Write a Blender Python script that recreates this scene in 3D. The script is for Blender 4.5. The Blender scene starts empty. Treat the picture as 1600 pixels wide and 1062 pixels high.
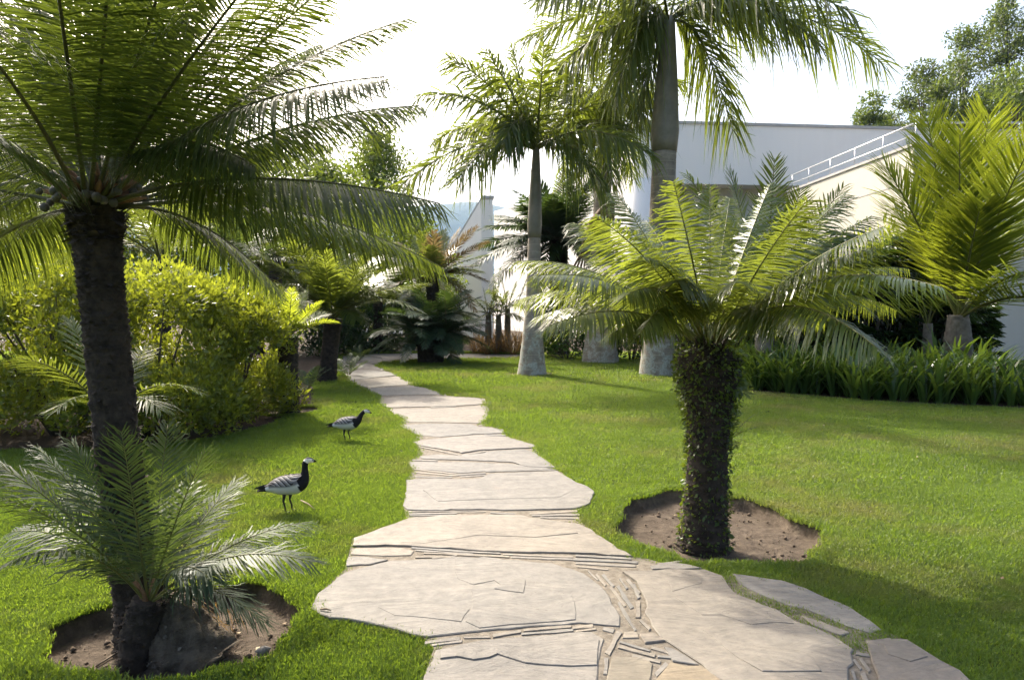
import bpy, bmesh, math, random
import numpy as np
from mathutils import Vector
rad = math.radians
RNG = np.random.default_rng(7)
random.seed(7)
sc = bpy.context.scene
COL = sc.collection

# ------------------------------------------------------------------ camera
F, CX, CY, HOR, H = 1067.0, 800.0, 531.0, 480.0, 1.7
PITCH = math.atan((CY - HOR) / F)
cam_d = bpy.data.cameras.new('camera'); cam = bpy.data.objects.new('camera', cam_d); COL.objects.link(cam)
cam_d.sensor_width = 36.0; cam_d.lens = F / 1600 * 36; cam_d.clip_start = 0.05; cam_d.clip_end = 20000
cam.location = (0, 0, H); cam.rotation_euler = (math.pi / 2 - PITCH, 0, 0)
sc.camera = cam
# ------------------------------------------------------------------ light
SUN_AZ, SUN_EL = rad(-33), rad(42)          # azimuth clockwise from +Y (the view direction)
w = bpy.data.worlds.new('World'); sc.world = w; w.use_nodes = True
nt = w.node_tree; bg = nt.nodes['Background']
sky = nt.nodes.new('ShaderNodeTexSky'); sky.sky_type = 'NISHITA'; sky.sun_disc = False
sky.sun_elevation = SUN_EL; sky.sun_rotation = SUN_AZ; sky.air_density = 1.0; sky.dust_density = 8.0; sky.ozone_density = 1.0
nt.links.new(sky.outputs[0], bg.inputs[0]); bg.inputs[1].default_value = 0.15
sd = bpy.data.lights.new('sun', 'SUN'); sun = bpy.data.objects.new('sun', sd); COL.objects.link(sun)
sd.energy = 2.5; sd.angle = rad(0.8); sd.color = (1.0, 0.93, 0.80)
sdir = Vector((math.sin(SUN_AZ) * math.cos(SUN_EL), math.cos(SUN_AZ) * math.cos(SUN_EL), math.sin(SUN_EL)))
sun.rotation_euler = (-sdir).to_track_quat('-Z', 'Y').to_euler(); sun.location = (-20, 20, 30)
sc.view_settings.view_transform = 'Standard'; sc.view_settings.look = 'None'
sc.view_settings.gamma = 1; sc.view_settings.use_curve_mapping = False
sc.view_settings.exposure = 1.5
sc.render.engine = 'CYCLES'
sc.cycles.use_denoising = True
sc.cycles.max_bounces = 8; sc.cycles.diffuse_bounces = 4; sc.cycles.glossy_bounces = 2
sc.cycles.transmission_bounces = 6; sc.cycles.transparent_max_bounces = 6

# ------------------------------------------------------------------ projection helpers
cp, sp = math.cos(PITCH), math.sin(PITCH)
def ray(px, py):
    a = (px - CX) / F; b = -(py - CY) / F
    return np.array([a, cp + b * sp, -sp + b * cp])
def G(px, py, z=0.0):
    r = ray(px, py); t = (z - H) / r[2]; return np.array([r[0] * t, r[1] * t, z])
def AT(px, py, Y):
    r = ray(px, py); t = Y / r[1]; return np.array([r[0] * t, Y, H + r[2] * t])
def Gp(pts, ox=0, oy=0, s=1.0):
    return np.array([G(ox + x / s, oy + y / s)[:2] for x, y in pts])

# ------------------------------------------------------------------ object helpers
def mesh_np(name, V, Fs, mat_idx=None, rnd=None, smooth=False, color=None):
    """V (n,3); Fs list of int arrays (m,3) or (m,4)"""
    me = bpy.data.meshes.new(name)
    V = np.asarray(V, np.float32)
    me.vertices.add(len(V)); me.vertices.foreach_set('co', V.ravel())
    Fs = [np.asarray(f, np.int32) for f in Fs if len(f)]
    loops = np.concatenate([f.ravel() for f in Fs])
    tot = np.concatenate([np.full(len(f), f.shape[1], np.int32) for f in Fs])
    start = np.concatenate([[0], np.cumsum(tot)[:-1]]).astype(np.int32)
    me.loops.add(len(loops)); me.loops.foreach_set('vertex_index', loops)
    me.polygons.add(len(tot)); me.polygons.foreach_set('loop_start', start); me.polygons.foreach_set('loop_total', tot)
    if mat_idx is not None: me.polygons.foreach_set('material_index', np.asarray(mat_idx, np.int32))
    if smooth: me.polygons.foreach_set('use_smooth', np.ones(len(tot), bool))
    if rnd is not None:
        a = me.attributes.new('rnd', 'FLOAT', 'POINT'); a.data.foreach_set('value', np.asarray(rnd, np.float32))
    if color is not None:
        a = me.attributes.new('col', 'FLOAT_COLOR', 'POINT')
        c = np.ones((len(V), 4), np.float32); c[:, :3] = color; a.data.foreach_set('color', c.ravel())
    me.update(calc_edges=True); me.validate()
    return me
def obj(name, me, mats=None, parent=None, loc=None):
    o = bpy.data.objects.new(name, me); COL.objects.link(o)
    if mats and me is not None and not len(me.materials):
        for m in (mats if isinstance(mats, (list, tuple)) else [mats]): me.materials.append(m)
    if parent is not None: o.parent = parent
    if loc is not None: o.location = loc
    return o
def tag(o, label, cat, group=None, kind=None):
    if label: o['label'] = label
    if cat: o['category'] = cat
    if group: o['group'] = group
    if kind: o['kind'] = kind
    return o
def thing(name, label, cat, loc, group=None, kind=None):
    o = bpy.data.objects.new(name, None); COL.objects.link(o); o.location = loc; o.empty_display_size = .1
    return tag(o, label, cat, group, kind)

class MB:
    """collects vertices/faces, each face group with a material index"""
    def __init__(s): s.V = []; s.F = []; s.M = []; s.R = []; s.n = 0
    def add(s, V, Fa, m=0, r=0.5):
        V = np.asarray(V, float).reshape(-1, 3); Fa = np.asarray(Fa, int)
        s.V.append(V); s.F.append(Fa + s.n); s.M.append(np.full(len(Fa), m)); s.n += len(V)
        s.R.append(np.broadcast_to(np.asarray(r, float), (len(V),)))
    def mesh(s, name, smooth=False):
        # keep material index order consistent with faces
        return mesh_np(name, np.concatenate(s.V), s.F, np.concatenate(s.M), np.concatenate(s.R), smooth)
    def build(s, name, mats, parent=None, loc=None, smooth=False):
        return obj(name, s.mesh(name, smooth), mats, parent, loc)
    def box(s, lo, hi, m=0):
        x0, y0, z0 = lo; x1, y1, z1 = hi
        V = [(x0,y0,z0),(x1,y0,z0),(x1,y1,z0),(x0,y1,z0),(x0,y0,z1),(x1,y0,z1),(x1,y1,z1),(x0,y1,z1)]
        s.add(V, [(0,3,2,1),(4,5,6,7),(0,1,5,4),(1,2,6,5),(2,3,7,6),(3,0,4,7)], m)
    def tube(s, P, R, seg=8, m=0, r=.5, cap=True, noise=None):
        V, Q = tube(P, R, seg, noise); s.add(V, Q, m, r)

def norm(v):
    v = np.asarray(v, float); n = np.linalg.norm(v, axis=-1, keepdims=True); return v / np.maximum(n, 1e-9)
def tube(P, R, seg=8, noise=None):
    P = np.asarray(P, float); n = len(P); R = np.broadcast_to(np.asarray(R, float), (n,))
    T = norm(np.gradient(P, axis=0))
    ref = np.array([0., 0, 1.]) if abs(T[:, 2]).mean() < .85 else np.array([0., 1., 0])
    S = norm(np.cross(T, ref)); N = np.cross(S, T)
    th = np.arange(seg) / seg * 2 * math.pi
    rr = R[:, None] * (np.ones((n, seg)) if noise is None else noise)
    V = P[:, None] + rr[..., None] * (np.cos(th)[None, :, None] * S[:, None] + np.sin(th)[None, :, None] * N[:, None])
    i = np.arange(n - 1)[:, None] * seg; j = np.arange(seg)[None]; k = (j + 1) % seg
    Q = np.stack([i + j, i + k, i + seg + k, i + seg + j], -1).reshape(-1, 4)
    V = V.reshape(-1, 3)
    # caps as fans through a centre vertex (quads with a repeated centre are avoided: use tri as degenerate-free quads)
    c0, c1 = len(V), len(V) + 1
    V = np.vstack([V, P[0], P[-1]])
    e = (n - 1) * seg
    if seg % 2 == 0:
        a = np.arange(0, seg, 2)
        q0 = np.stack([np.full(len(a), c0), (a + 2) % seg, a + 1, a], -1)
        q1 = np.stack([np.full(len(a), c1), e + a, e + a + 1, e + (a + 2) % seg], -1)
        Q = np.vstack([Q, q0, q1])
    return V, Q
def bez(P0, P1, P2, t):
    t = np.asarray(t)[:, None]
    return (1 - t) ** 2 * P0 + 2 * t * (1 - t) * P1 + t ** 2 * P2
def vnoise(x, seed=0, n=256):
    g = np.random.default_rng(seed).random(n); i = np.floor(x).astype(int); f = x - i; f = f * f * (3 - 2 * f)
    return g[i % n] * (1 - f) + g[(i + 1) % n] * f
def inpoly(P, poly):
    x, y = P[:, 0], P[:, 1]; r = np.zeros(len(P), bool); n = len(poly); j = n - 1
    for i in range(n):
        xi, yi = poly[i][:2]; xj, yj = poly[j][:2]
        c = ((yi > y) != (yj > y)) & (x < (xj - xi) * (y - yi) / (yj - yi + 1e-12) + xi)
        r ^= c; j = i
    return r

# ------------------------------------------------------------------ materials
class NT:
    def __init__(s, name):
        s.m = bpy.data.materials.new(name); s.m.use_nodes = True; s.t = s.m.node_tree
        s.p = s.t.nodes['Principled BSDF']; s.out = s.t.nodes['Material Output']
    def n(s, kind, **kw):
        nd = s.t.nodes.new(kind)
        for k, v in kw.items(): setattr(nd, k, v)
        return nd
    def l(s, a, b): s.t.links.new(a, b)
    def noise(s, scale, detail=4, rough=.6, vec=None, dist=0):
        nd = s.n('ShaderNodeTexNoise'); nd.inputs['Scale'].default_value = scale; nd.inputs['Detail'].default_value = detail
        nd.inputs['Roughness'].default_value = rough; nd.inputs['Distortion'].default_value = dist
        if vec is not None: s.l(vec, nd.inputs['Vector'])
        return nd.outputs['Fac']
    def ramp(s, fac, stops):
        r = s.n('ShaderNodeValToRGB'); cr = r.color_ramp
        while len(cr.elements) < len(stops): cr.elements.new(.5)
        for e, (p, c) in zip(cr.elements, stops):
            e.position = p; e.color = (*c, 1) if len(c) == 3 else c
        s.l(fac, r.inputs[0]); return r.outputs[0]
    def mix(s, fac, a, b, mode='MIX'):
        m = s.n('ShaderNodeMix', data_type='RGBA', blend_type=mode)
        for v, sock in ((fac, m.inputs[0]), (a, m.inputs[6]), (b, m.inputs[7])):
            if hasattr(v, 'is_linked'): s.l(v, sock)
            elif isinstance(v, (int, float)): sock.default_value = v
            else: sock.default_value = (*v, 1)
        return m.outputs[2]
    def math(s, op, a, b=0.0):
        m = s.n('ShaderNodeMath', operation=op)
        for v, sock in ((a, m.inputs[0]), (b, m.inputs[1])):
            if hasattr(v, 'is_linked'): s.l(v, sock)
            else: sock.default_value = v
        return m.outputs[0]
    def pos(s): return s.n('ShaderNodeNewGeometry').outputs['Position']
    def objc(s): return s.n('ShaderNodeTexCoord').outputs['Object']
    def attr(s, name, col=False):
        a = s.n('ShaderNodeAttribute', attribute_name=name); return a.outputs['Color' if col else 'Fac']
    def orand(s): return s.n('ShaderNodeObjectInfo').outputs['Random']
    def bump(s, h, strength=.5, dist=.02):
        b = s.n('ShaderNodeBump'); b.inputs['Strength'].default_value = strength; b.inputs['Distance'].default_value = dist
        s.l(h, b.inputs['Height']); s.l(b.outputs[0], s.p.inputs['Normal']); return b
def leaf_mat(name, dark, light, trans, rough=.38, tmix=.45, tip=None, spec=.5, nscale=3.0, nmix=.5):
    """dark/light: base colour range per leaf; trans: colour of light passing through"""
    M = NT(name)
    f = M.math('ADD', M.math('MULTIPLY', M.attr('rnd'), 1 - nmix), M.math('MULTIPLY', M.noise(nscale, 3, .6, M.pos()), nmix))
    f = M.math('ADD', f, M.math('MULTIPLY', M.math('SUBTRACT', M.orand(), .5), .35))
    c = M.ramp(f, [(0.2, dark), (0.8, light)])
    M.l(c, M.p.inputs['Base Color']); M.p.inputs['Roughness'].default_value = rough
    M.p.inputs['Specular IOR Level'].default_value = spec
    tr = M.n('ShaderNodeBsdfTranslucent')
    tc = M.ramp(f, [(0.15, tuple(x * .65 for x in trans)), (0.85, tuple(min(1, x * 1.25) for x in trans))]); M.l(tc, tr.inputs[0])
    mx = M.n('ShaderNodeMixShader'); mx.inputs[0].default_value = tmix
    M.l(M.p.outputs[0], mx.inputs[1]); M.l(tr.outputs[0], mx.inputs[2]); M.l(mx.outputs[0], M.out.inputs[0])
    return M.m
def simple_mat(name, c0, c1, scale=8, rough=.8, bump=.4, bdist=.02, detail=6, stops=(.3, .7), obj_space=True, spec=.4):
    M = NT(name); v = M.objc() if obj_space else M.pos()
    n = M.noise(scale, detail, .65, v)
    M.l(M.ramp(n, [(stops[0], c0), (stops[1], c1)]), M.p.inputs['Base Color'])
    M.p.inputs['Roughness'].default_value = rough; M.p.inputs['Specular IOR Level'].default_value = spec
    if bump: M.bump(M.noise(scale * 4, 6, .7, v), bump, bdist)
    return M.m

L_cyc = leaf_mat('cycad_leaf_deep', (.022, .046, .014), (.05, .088, .026), (.17, .22, .022), .40, .42, spec=.45)
L_bright = leaf_mat('cycad_leaf_fresh', (.032, .062, .018), (.078, .122, .032), (.26, .31, .03), .29, .42, spec=.6)
L_small = leaf_mat('cycad_leaf_blue', (.03, .056, .03), (.065, .10, .052), (.14, .20, .03), .48, .34, spec=.35)
L_royal = leaf_mat('royal_palm_leaf', (.03, .058, .018), (.075, .115, .03), (.27, .33, .03), .34, .46)
L_glow = leaf_mat('young_palm_leaf', (.05, .09, .014), (.10, .155, .024), (.40, .46, .03), .4, .55)
L_dark = leaf_mat('dark_cycad_leaf', (.02, .044, .024), (.044, .08, .04), (.10, .16, .02), .52, .30, spec=.35)
L_rust = leaf_mat('withering_leaf', (.10, .07, .03), (.17, .12, .055), (.20, .14, .055), .6, .4)
L_hedge = leaf_mat('shrub_leaf', (.05, .085, .016), (.13, .18, .034), (.40, .45, .03), .4, .48, nscale=2.0)
L_back = leaf_mat('background_leaf', (.03, .06, .014), (.075, .12, .03), (.22, .29, .02), .5, .45)
L_far = leaf_mat('far_tree_leaf', (.03, .055, .02), (.08, .12, .035), (.18, .24, .03), .5, .40, nscale=.4)
L_strap = leaf_mat('strap_leaf', (.03, .07, .02), (.075, .14, .035), (.20, .30, .03), .30, .35)
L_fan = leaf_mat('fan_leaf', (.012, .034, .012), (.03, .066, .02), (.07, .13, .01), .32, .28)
L_ivy = leaf_mat('creeper_leaf', (.022, .05, .012), (.06, .105, .022), (.20, .26, .015), .4, .35)
L_dry = leaf_mat('dry_blade', (.16, .10, .04), (.28, .19, .08), (.30, .18, .05), .6, .35)
L_grass = leaf_mat('grass_blade', (.050, .104, .012), (.118, .188, .026), (.31, .44, .03), .5, .46, nscale=.9, nmix=.7)
def dry_patches(m):
    t = m.node_tree; geo_ = t.nodes.new('ShaderNodeNewGeometry'); nz = t.nodes.new('ShaderNodeTexNoise'); nz.inputs['Scale'].default_value = .55; nz.inputs['Detail'].default_value = 6; nz.inputs['Roughness'].default_value = .68
    t.links.new(geo_.outputs['Position'], nz.inputs['Vector']); rp = t.nodes.new('ShaderNodeValToRGB'); rp.color_ramp.elements[0].position = .50; rp.color_ramp.elements[1].position = .66; rp.color_ramp.elements[1].color = (.62, .62, .62, 1)
    t.links.new(nz.outputs['Fac'], rp.inputs[0])
    for nd, sock, c in ((t.nodes['Principled BSDF'], 'Base Color', (.19, .17, .065, 1)), ([x for x in t.nodes if x.type == 'BSDF_TRANSLUCENT'][0], 'Color', (.36, .32, .10, 1))):
        src = nd.inputs[sock].links[0].from_socket; mx = t.nodes.new('ShaderNodeMix'); mx.data_type = 'RGBA'; mx.inputs[7].default_value = c
        t.links.new(rp.outputs[0], mx.inputs[0]); t.links.new(src, mx.inputs[6]); t.links.new(mx.outputs[2], nd.inputs[sock])
dry_patches(L_grass)
STEM = simple_mat('frond_stalk', (.09, .10, .025), (.16, .15, .04), 6, .5, .15)
STEM_D = simple_mat('frond_stalk_dark', (.05, .055, .02), (.10, .09, .03), 6, .5, .15)
BARK_D = simple_mat('cycad_bark', (.012, .009, .007), (.07, .052, .038), 14, .95, .8, .02)
BARK_G = simple_mat('grey_bark', (.10, .085, .065), (.22, .19, .15), 10, .9, .6, .02)
BRANCH = simple_mat('twig_bark', (.05, .04, .03), (.11, .09, .065), 12, .9, .4)
SHEATH = simple_mat('dead_sheath', (.10, .06, .035), (.20, .13, .08), 9, .8, .5)
FLUFF = simple_mat('seed_wool', (.16, .085, .04), (.28, .16, .085), 20, .95, .6)
SEED = simple_mat('cycad_seed_skin', (.045, .042, .026), (.08, .072, .046), 8, .6, .2)
SHAFT = simple_mat('crownshaft_green', (.15, .135, .095), (.25, .215, .165), 3, .45, .1)

def royal_bark():
    M = NT('royal_palm_bark'); v = M.objc()
    base = M.ramp(M.noise(5, 5, .6, v), [(.3, (.18, .15, .115)), (.75, (.36, .305, .24))])
    # leaf scar rings
    sep = M.n('ShaderNodeSeparateXYZ'); M.l(v, sep.inputs[0])
    wv = M.math('FRACT', M.math('ADD', M.math('MULTIPLY', sep.outputs[2], 5.5), M.math('MULTIPLY', M.noise(2.5, 2, .5, v), .35)))
    ring = M.math('LESS_THAN', wv, .12)
    base = M.mix(M.math('MULTIPLY', ring, .45), base, (.42, .36, .28))
    # pale lichen patches, thicker on the old lower trunk
    li = M.noise(5.5, 6, .72, v, .5)
    low = M.n('ShaderNodeMapRange'); M.l(sep.outputs[2], low.inputs[0])
    low.inputs[1].default_value = 0.2; low.inputs[2].default_value = 2.6; low.inputs[3].default_value = .035; low.inputs[4].default_value = -.12
    f = M.ramp(M.math('ADD', li, low.outputs[0]), [(.505, (0, 0, 0)), (.535, (1, 1, 1))])
    base = M.mix(f, base, M.ramp(M.noise(30, 3, .6, v), [(.3, (.24, .24, .20)), (.7, (.46, .45, .38))]))
    M.l(base, M.p.inputs['Base Color']); M.p.inputs['Roughness'].default_value = .9
    M.bump(M.math('ADD', li, M.math('MULTIPLY', ring, -.4)), .5, .03); return M.m
ROYAL = royal_bark()

def stone_mat(name='flagstone', hue=None):
    M = NT(name); v = M.pos()
    n1 = M.noise(1.7, 6, .6, v, .6); n2 = M.noise(14, 8, .7, v)
    c = M.ramp(n1, [(.25, (.165, .152, .136)), (.5, (.235, .215, .188)), (.75, (.30, .27, .228))])
    c = M.mix(.45, c, M.ramp(n2, [(.3, (.13, .118, .104)), (.7, (.33, .30, .256))]))
    tint = M.ramp(M.attr('tint'), [(0, (.78, .82, .86)), (.5, (.91, .92, .93)), (1, (.99, .95, .88))])
    c = M.mix(1.0, c, tint, 'MULTIPLY')
    if hue: c = M.mix(1.0, c, hue, 'MULTIPLY')
    st = M.ramp(M.noise(5, 5, .7, v, 1.0), [(.63, (0, 0, 0)), (.72, (1, 1, 1))])
    c = M.mix(M.math('MULTIPLY', st, .30), c, (.24, .20, .16))
    # cleft lines: iso-lines of a warped noise
    mp = M.n('ShaderNodeMapping'); M.l(v, mp.inputs[0]); mp.inputs['Scale'].default_value = (.7, 1.9, 1); mp.inputs['Rotation'].default_value = (0, 0, .25)
    ln = M.noise(2.2, 5, .62, mp.outputs[0], .8)
    fr = M.math('FRACT', M.math('MULTIPLY', ln, 9))
    crack = M.ramp(fr, [(0, (1, 1, 1)), (.035, (0, 0, 0))])
    gate = M.ramp(M.noise(2.0, 2, .5, v), [(.47, (0, 0, 0)), (.56, (1, 1, 1))])
    cr = M.math('MULTIPLY', crack, gate)
    c = M.mix(M.math('MULTIPLY', cr, .75), c, (.09, .075, .06))
    M.l(c, M.p.inputs['Base Color']); M.p.inputs['Roughness'].default_value = .72; M.p.inputs['Specular IOR Level'].default_value = .25
    h = M.math('ADD', M.math('MULTIPLY', fr, .45), M.math('ADD', M.math('MULTIPLY', n2, .35), M.math('MULTIPLY', M.noise(60, 5, .7, v), .15)))
    M.bump(h, .7, .012); return M.m
STONE = stone_mat(); STONE_Y = stone_mat('ochre_flagstone', (1.02, .95, .82)); STONE_P = stone_mat('pinkish_flagstone', (1.0, .94, .87))
def ground_mat():
    M = NT('ground_soil_and_turf'); v = M.pos()
    turf = M.ramp(M.noise(18, 6, .7, v), [(.3, (.045, .062, .012)), (.7, (.095, .125, .022))])
    soil = M.ramp(M.noise(9, 8, .72, v), [(.3, (.06, .046, .035)), (.55, (.125, .098, .073)), (.75, (.21, .17, .128))])
    sand = M.ramp(M.noise(22, 7, .7, v), [(.3, (.20, .165, .12)), (.7, (.36, .31, .24))])
    c = M.mix(M.attr('soil'), turf, soil)
    c = M.mix(M.attr('mulch'), c, M.ramp(M.noise(14, 8, .75, v), [(.3, (.02, .015, .011)), (.7, (.085, .06, .042))]))
    M.l(c, M.p.inputs['Base Color']); M.p.inputs['Roughness'].default_value = .95; M.p.inputs['Specular IOR Level'].default_value = .15
    M.bump(M.math('ADD', M.noise(26, 8, .75, v), M.math('MULTIPLY', M.noise(7, 4, .6, v), .8)), .9, .03); return M.m
GROUND = ground_mat()
MORTAR = simple_mat('path_bedding', (.12, .10, .075), (.27, .235, .185), 24, .95, .9, .012, obj_space=False)
def wall_mat(name, c, streak=.08):
    M = NT(name); v = M.pos(); mp = M.n('ShaderNodeMapping'); M.l(v, mp.inputs[0]); mp.inputs['Scale'].default_value = (1.6, 1.6, .12)
    s = M.noise(1.2, 6, .65, mp.outputs[0])
    col = M.mix(s, tuple(x * (1 - streak) for x in c), tuple(min(.9, x * (1 + streak * .4)) for x in c))
    col = M.mix(M.math('MULTIPLY', M.noise(.5, 4, .6, v), .12), col, tuple(x * .75 for x in c))
    M.l(col, M.p.inputs['Base Color']); M.p.inputs['Roughness'].default_value = .85; M.bump(M.noise(35, 4, .6, v), .12, .01); return M.m
WHITE = wall_mat('white_render', (.87, .83, .76)); CREAM = wall_mat('cream_render', (.54, .515, .43), .10)
COPING = simple_mat('coping_stone', (.36, .35, .33), (.48, .46, .43), 3, .8, .1, obj_space=False)
STEEL = NT('brushed_rail'); STEEL.p.inputs['Base Color'].default_value = (.55, .56, .57, 1); STEEL.p.inputs['Metallic'].default_value = .8
STEEL.p.inputs['Roughness'].default_value = .4; STEEL = STEEL.m
HILL = simple_mat('forested_hill', (.02, .035, .02), (.05, .07, .035), .02, .95, 0, obj_space=False)

# ------------------------------------------------------------------ layout polygons (ground plane, metres)
z5 = dict(ox=480, oy=760, s=3.077); z6 = dict(ox=880, oy=840, s=2.58); z7 = dict(ox=500, oy=540, s=3.478)
path_left = [(527,557),(524,580),(543,599),(565,609),(586,620),(595,635),(605,646),(634,656),(622,665),(652,681),(645,692),(652,701),(650,715),(637,722),(644,738),(634,753),(635,770),(629,793),(636,813),(594,830),(551,844),(547,861),(538,893),(496,932),(486,955),(499,965),(603,981),(662,1000),(678,1017),(662,1062),(640,1130)]
path_right = [(595,573),(626,587),(649,602),(681,610),(698,618),(759,623),(766,643),(762,658),(756,665),(787,672),(792,682),(836,697),(842,710),(871,735),(897,754),(928,770),(923,790),(902,800),(908,818),(948,848),(987,872),(1012,876),(1060,890),(1101,894),(1132,904),(1144,900),(1221,910),(1291,937),(1345,964),(1380,989),(1415,1003),(1461,1034),(1500,1053),(1560,1110),(1560,1130)]
far_arm = [(527,557),(560,554),(640,552),(830,554),(830,561),(740,562),(660,564),(600,568),(595,573)]
PATH = Gp(path_left[::-1] + [p for p in far_arm[1:-1]] + path_right)
STRIP = Gp([(650,165),(700,170),(760,215),(880,275),(960,300),(1060,340),(1150,380),(1240,400),(1310,385),(1320,410),(1215,430),(1230,475),(1170,460),(1090,410),(940,350),(860,300),(700,240)], **z6)
PITS = [dict(c=(1.57, 5.32), r=(.75, .92), d=.13), dict(c=(-1.76, 3.57), r=(.65, .56), d=.13), dict(c=tuple(G(450, 641)[:2]), r=(.58, .5), d=.07),
        dict(c=tuple(G(831, 584)[:2]), r=(.62, .45), d=.03), dict(c=tuple(G(1027, 584)[:2]), r=(.62, .45), d=.03)]
BED = np.array([G(1166, 612)[:2], G(1250, 618)[:2], G(1400, 630)[:2], G(1620, 640)[:2], (18, 12), (18, 21), (4.0, 21), (4.6, 16)])
HEDGE = np.array([(-14, 7.6), (-6.5, 8.0), (-4.6, 8.2), (-3.9, 8.8), (-3.5, 9.8), (-3.5, 12), (-4.2, 14.5), (-5.0, 16), (-6, 27), (-14, 27)])
def pit_f(P):
    """per point: 0 outside .. 1 inside a pit, and depth"""
    z = np.zeros(len(P)); f = np.zeros(len(P))
    for k, p in enumerate(PITS):
        dx, dy = P[:, 0] - p['c'][0], P[:, 1] - p['c'][1]
        an = np.arctan2(dy, dx); q = np.hypot(dx / p['r'][0], dy / p['r'][1])
        q = q * (1 + .05 * np.sin(3 * an + k) + .04 * np.sin(7 * an + 2 * k) + .025 * np.sin(13 * an))
        s = np.clip((1.02 - q) / .07, 0, 1); bowl = p['d'] * (.85 + .15 * np.clip(1 - q, 0, 1))
        z = np.where(s > 0, np.minimum(z, -s * bowl), z); f = np.maximum(f, np.clip((1.05 - q) / .05, 0, 1))
    return f, z
def bumpy(P):
    return .014 * (vnoise(P[:, 0] * 9 + 50, 3) * vnoise(P[:, 1] * 9 + 50, 4)) 

# ------------------------------------------------------------------ ground sheet
def spaced(segs):
    out = []
    for a, b, st in segs: out.append(np.arange(a, b, st))
    return np.concatenate(out + [[segs[-1][1]]])
def geo(a, b, n): return a * (b / a) ** (np.arange(n + 1) / n)
gx = np.concatenate([-geo(6, 4200, 24)[::-1], spaced([(-6, -3, .15), (-3, 3, .03), (3, 6, .15)])[1:-1], geo(6, 4200, 24)])
gy = np.concatenate([[-4200, -600, -60, -10, 0], spaced([(1, 2.6, .2), (2.6, 6.8, .03), (6.8, 10.4, .1), (10.4, 12.2, .04), (12.2, 30, .3)])[:-1], geo(30, 4200, 24)])
X, Y = np.meshgrid(gx, gy); P = np.stack([X.ravel(), Y.ravel()], 1)
pf, pz = pit_f(P)
Vg = np.column_stack([P, pz + pf * bumpy(P) * 1.6])
nx, ny = len(gx), len(gy)
i = np.arange(ny - 1)[:, None] * nx; j = np.arange(nx - 1)[None]
Q = np.stack([i + j, i + j + 1, i + nx + j + 1, i + nx + j], -1).reshape(-1, 4)
me = mesh_np('ground', Vg, [Q], smooth=True)
soil = np.maximum(pf, np.maximum(inpoly(P, BED), np.maximum(inpoly(P, HEDGE), (P[:, 1] > 25) | (abs(P[:, 0]) > 18))).astype(float))
a = me.attributes.new('soil', 'FLOAT', 'POINT'); a.data.foreach_set('value', soil.astype(np.float32))
a = me.attributes.new('mulch', 'FLOAT', 'POINT'); a.data.foreach_set('value', (soil * (pf < .5)).astype(np.float32))
g = obj('ground', me, GROUND); g['kind'] = 'structure'; g['label'] = 'flat lawn soil with round planting pits'

# ------------------------------------------------------------------ stone path
def poly_mesh(name, pts, z):
    bm = bmesh.new(); f = bm.faces.new([bm.verts.new((x, y, z)) for x, y in pts])
    if f.normal.z < 0: f.normal_flip()
    bmesh.ops.triangulate(bm, faces=bm.faces); me = bpy.data.meshes.new(name); bm.to_mesh(me); bm.free(); return me
path = obj('stone_path', poly_mesh('stone_path', PATH, .015), MORTAR); path['kind'] = 'structure'
path['label'] = 'winding path of large pale irregular flagstones'
def jag(pts, step=.07, amp=.010, seed=0):
    r = np.random.default_rng(seed); out = []
    n = len(pts)
    for k in range(n):
        a, b = np.array(pts[k]), np.array(pts[(k + 1) % n]); L = np.linalg.norm(b - a); m = max(1, int(L / step))
        for q in range(m): out.append(a + (b - a) * q / m + (r.normal(0, amp, 2) if q else r.normal(0, amp * .4, 2)))
    return np.array(out)
def inset(p, d):
    c = p.mean(0); v = p - c; L = np.linalg.norm(v, axis=1, keepdims=True); return c + v * (1 - np.minimum(.3, d / np.maximum(L, 1e-3)))
def slab(name, pts, parent, zt=.026, zb=.002, seed=0, jagged=True, bev=.006, mat=None, tint=None):
    p = jag(pts, .07, .008 if bev > .004 else .0028, seed) if jagged else np.array(pts)
    ar = 0.5 * np.sum(p[:, 0] * np.roll(p[:, 1], -1) - np.roll(p[:, 0], -1) * p[:, 1])
    if ar < 0: p = p[::-1]
    c = p.mean(0); p = p - c; n = len(p); q = inset(p, bev)
    r = np.random.default_rng(seed + 99); tilt = r.normal(0, .002, 2)
    def ring(pp, z): return [(x, y, z + (tilt[0] * x + tilt[1] * y if z > .01 else 0)) for x, y in pp]
    bm = bmesh.new()
    R0 = [bm.verts.new(v) for v in ring(p, zb)]; R1 = [bm.verts.new(v) for v in ring(p, zt - bev * .7)]; R2 = [bm.verts.new(v) for v in ring(q, zt)]
    for A, B in ((R0, R1), (R1, R2)):
        for k in range(n): bm.faces.new((A[k], A[(k + 1) % n], B[(k + 1) % n], B[k]))
    bm.faces.new(R2)
    bmesh.ops.triangulate(bm, faces=[f for f in bm.faces if len(f.verts) > 4])
    me = bpy.data.meshes.new(name); bm.to_mesh(me); bm.free()
    at_ = me.attributes.new('tint', 'FLOAT', 'POINT'); at_.data.foreach_set('value', np.full(len(me.vertices), r.random() if tint is None else tint, np.float32))
    o = obj(name, me, mat or STONE, parent, (c[0], c[1], 0)); return o
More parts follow.
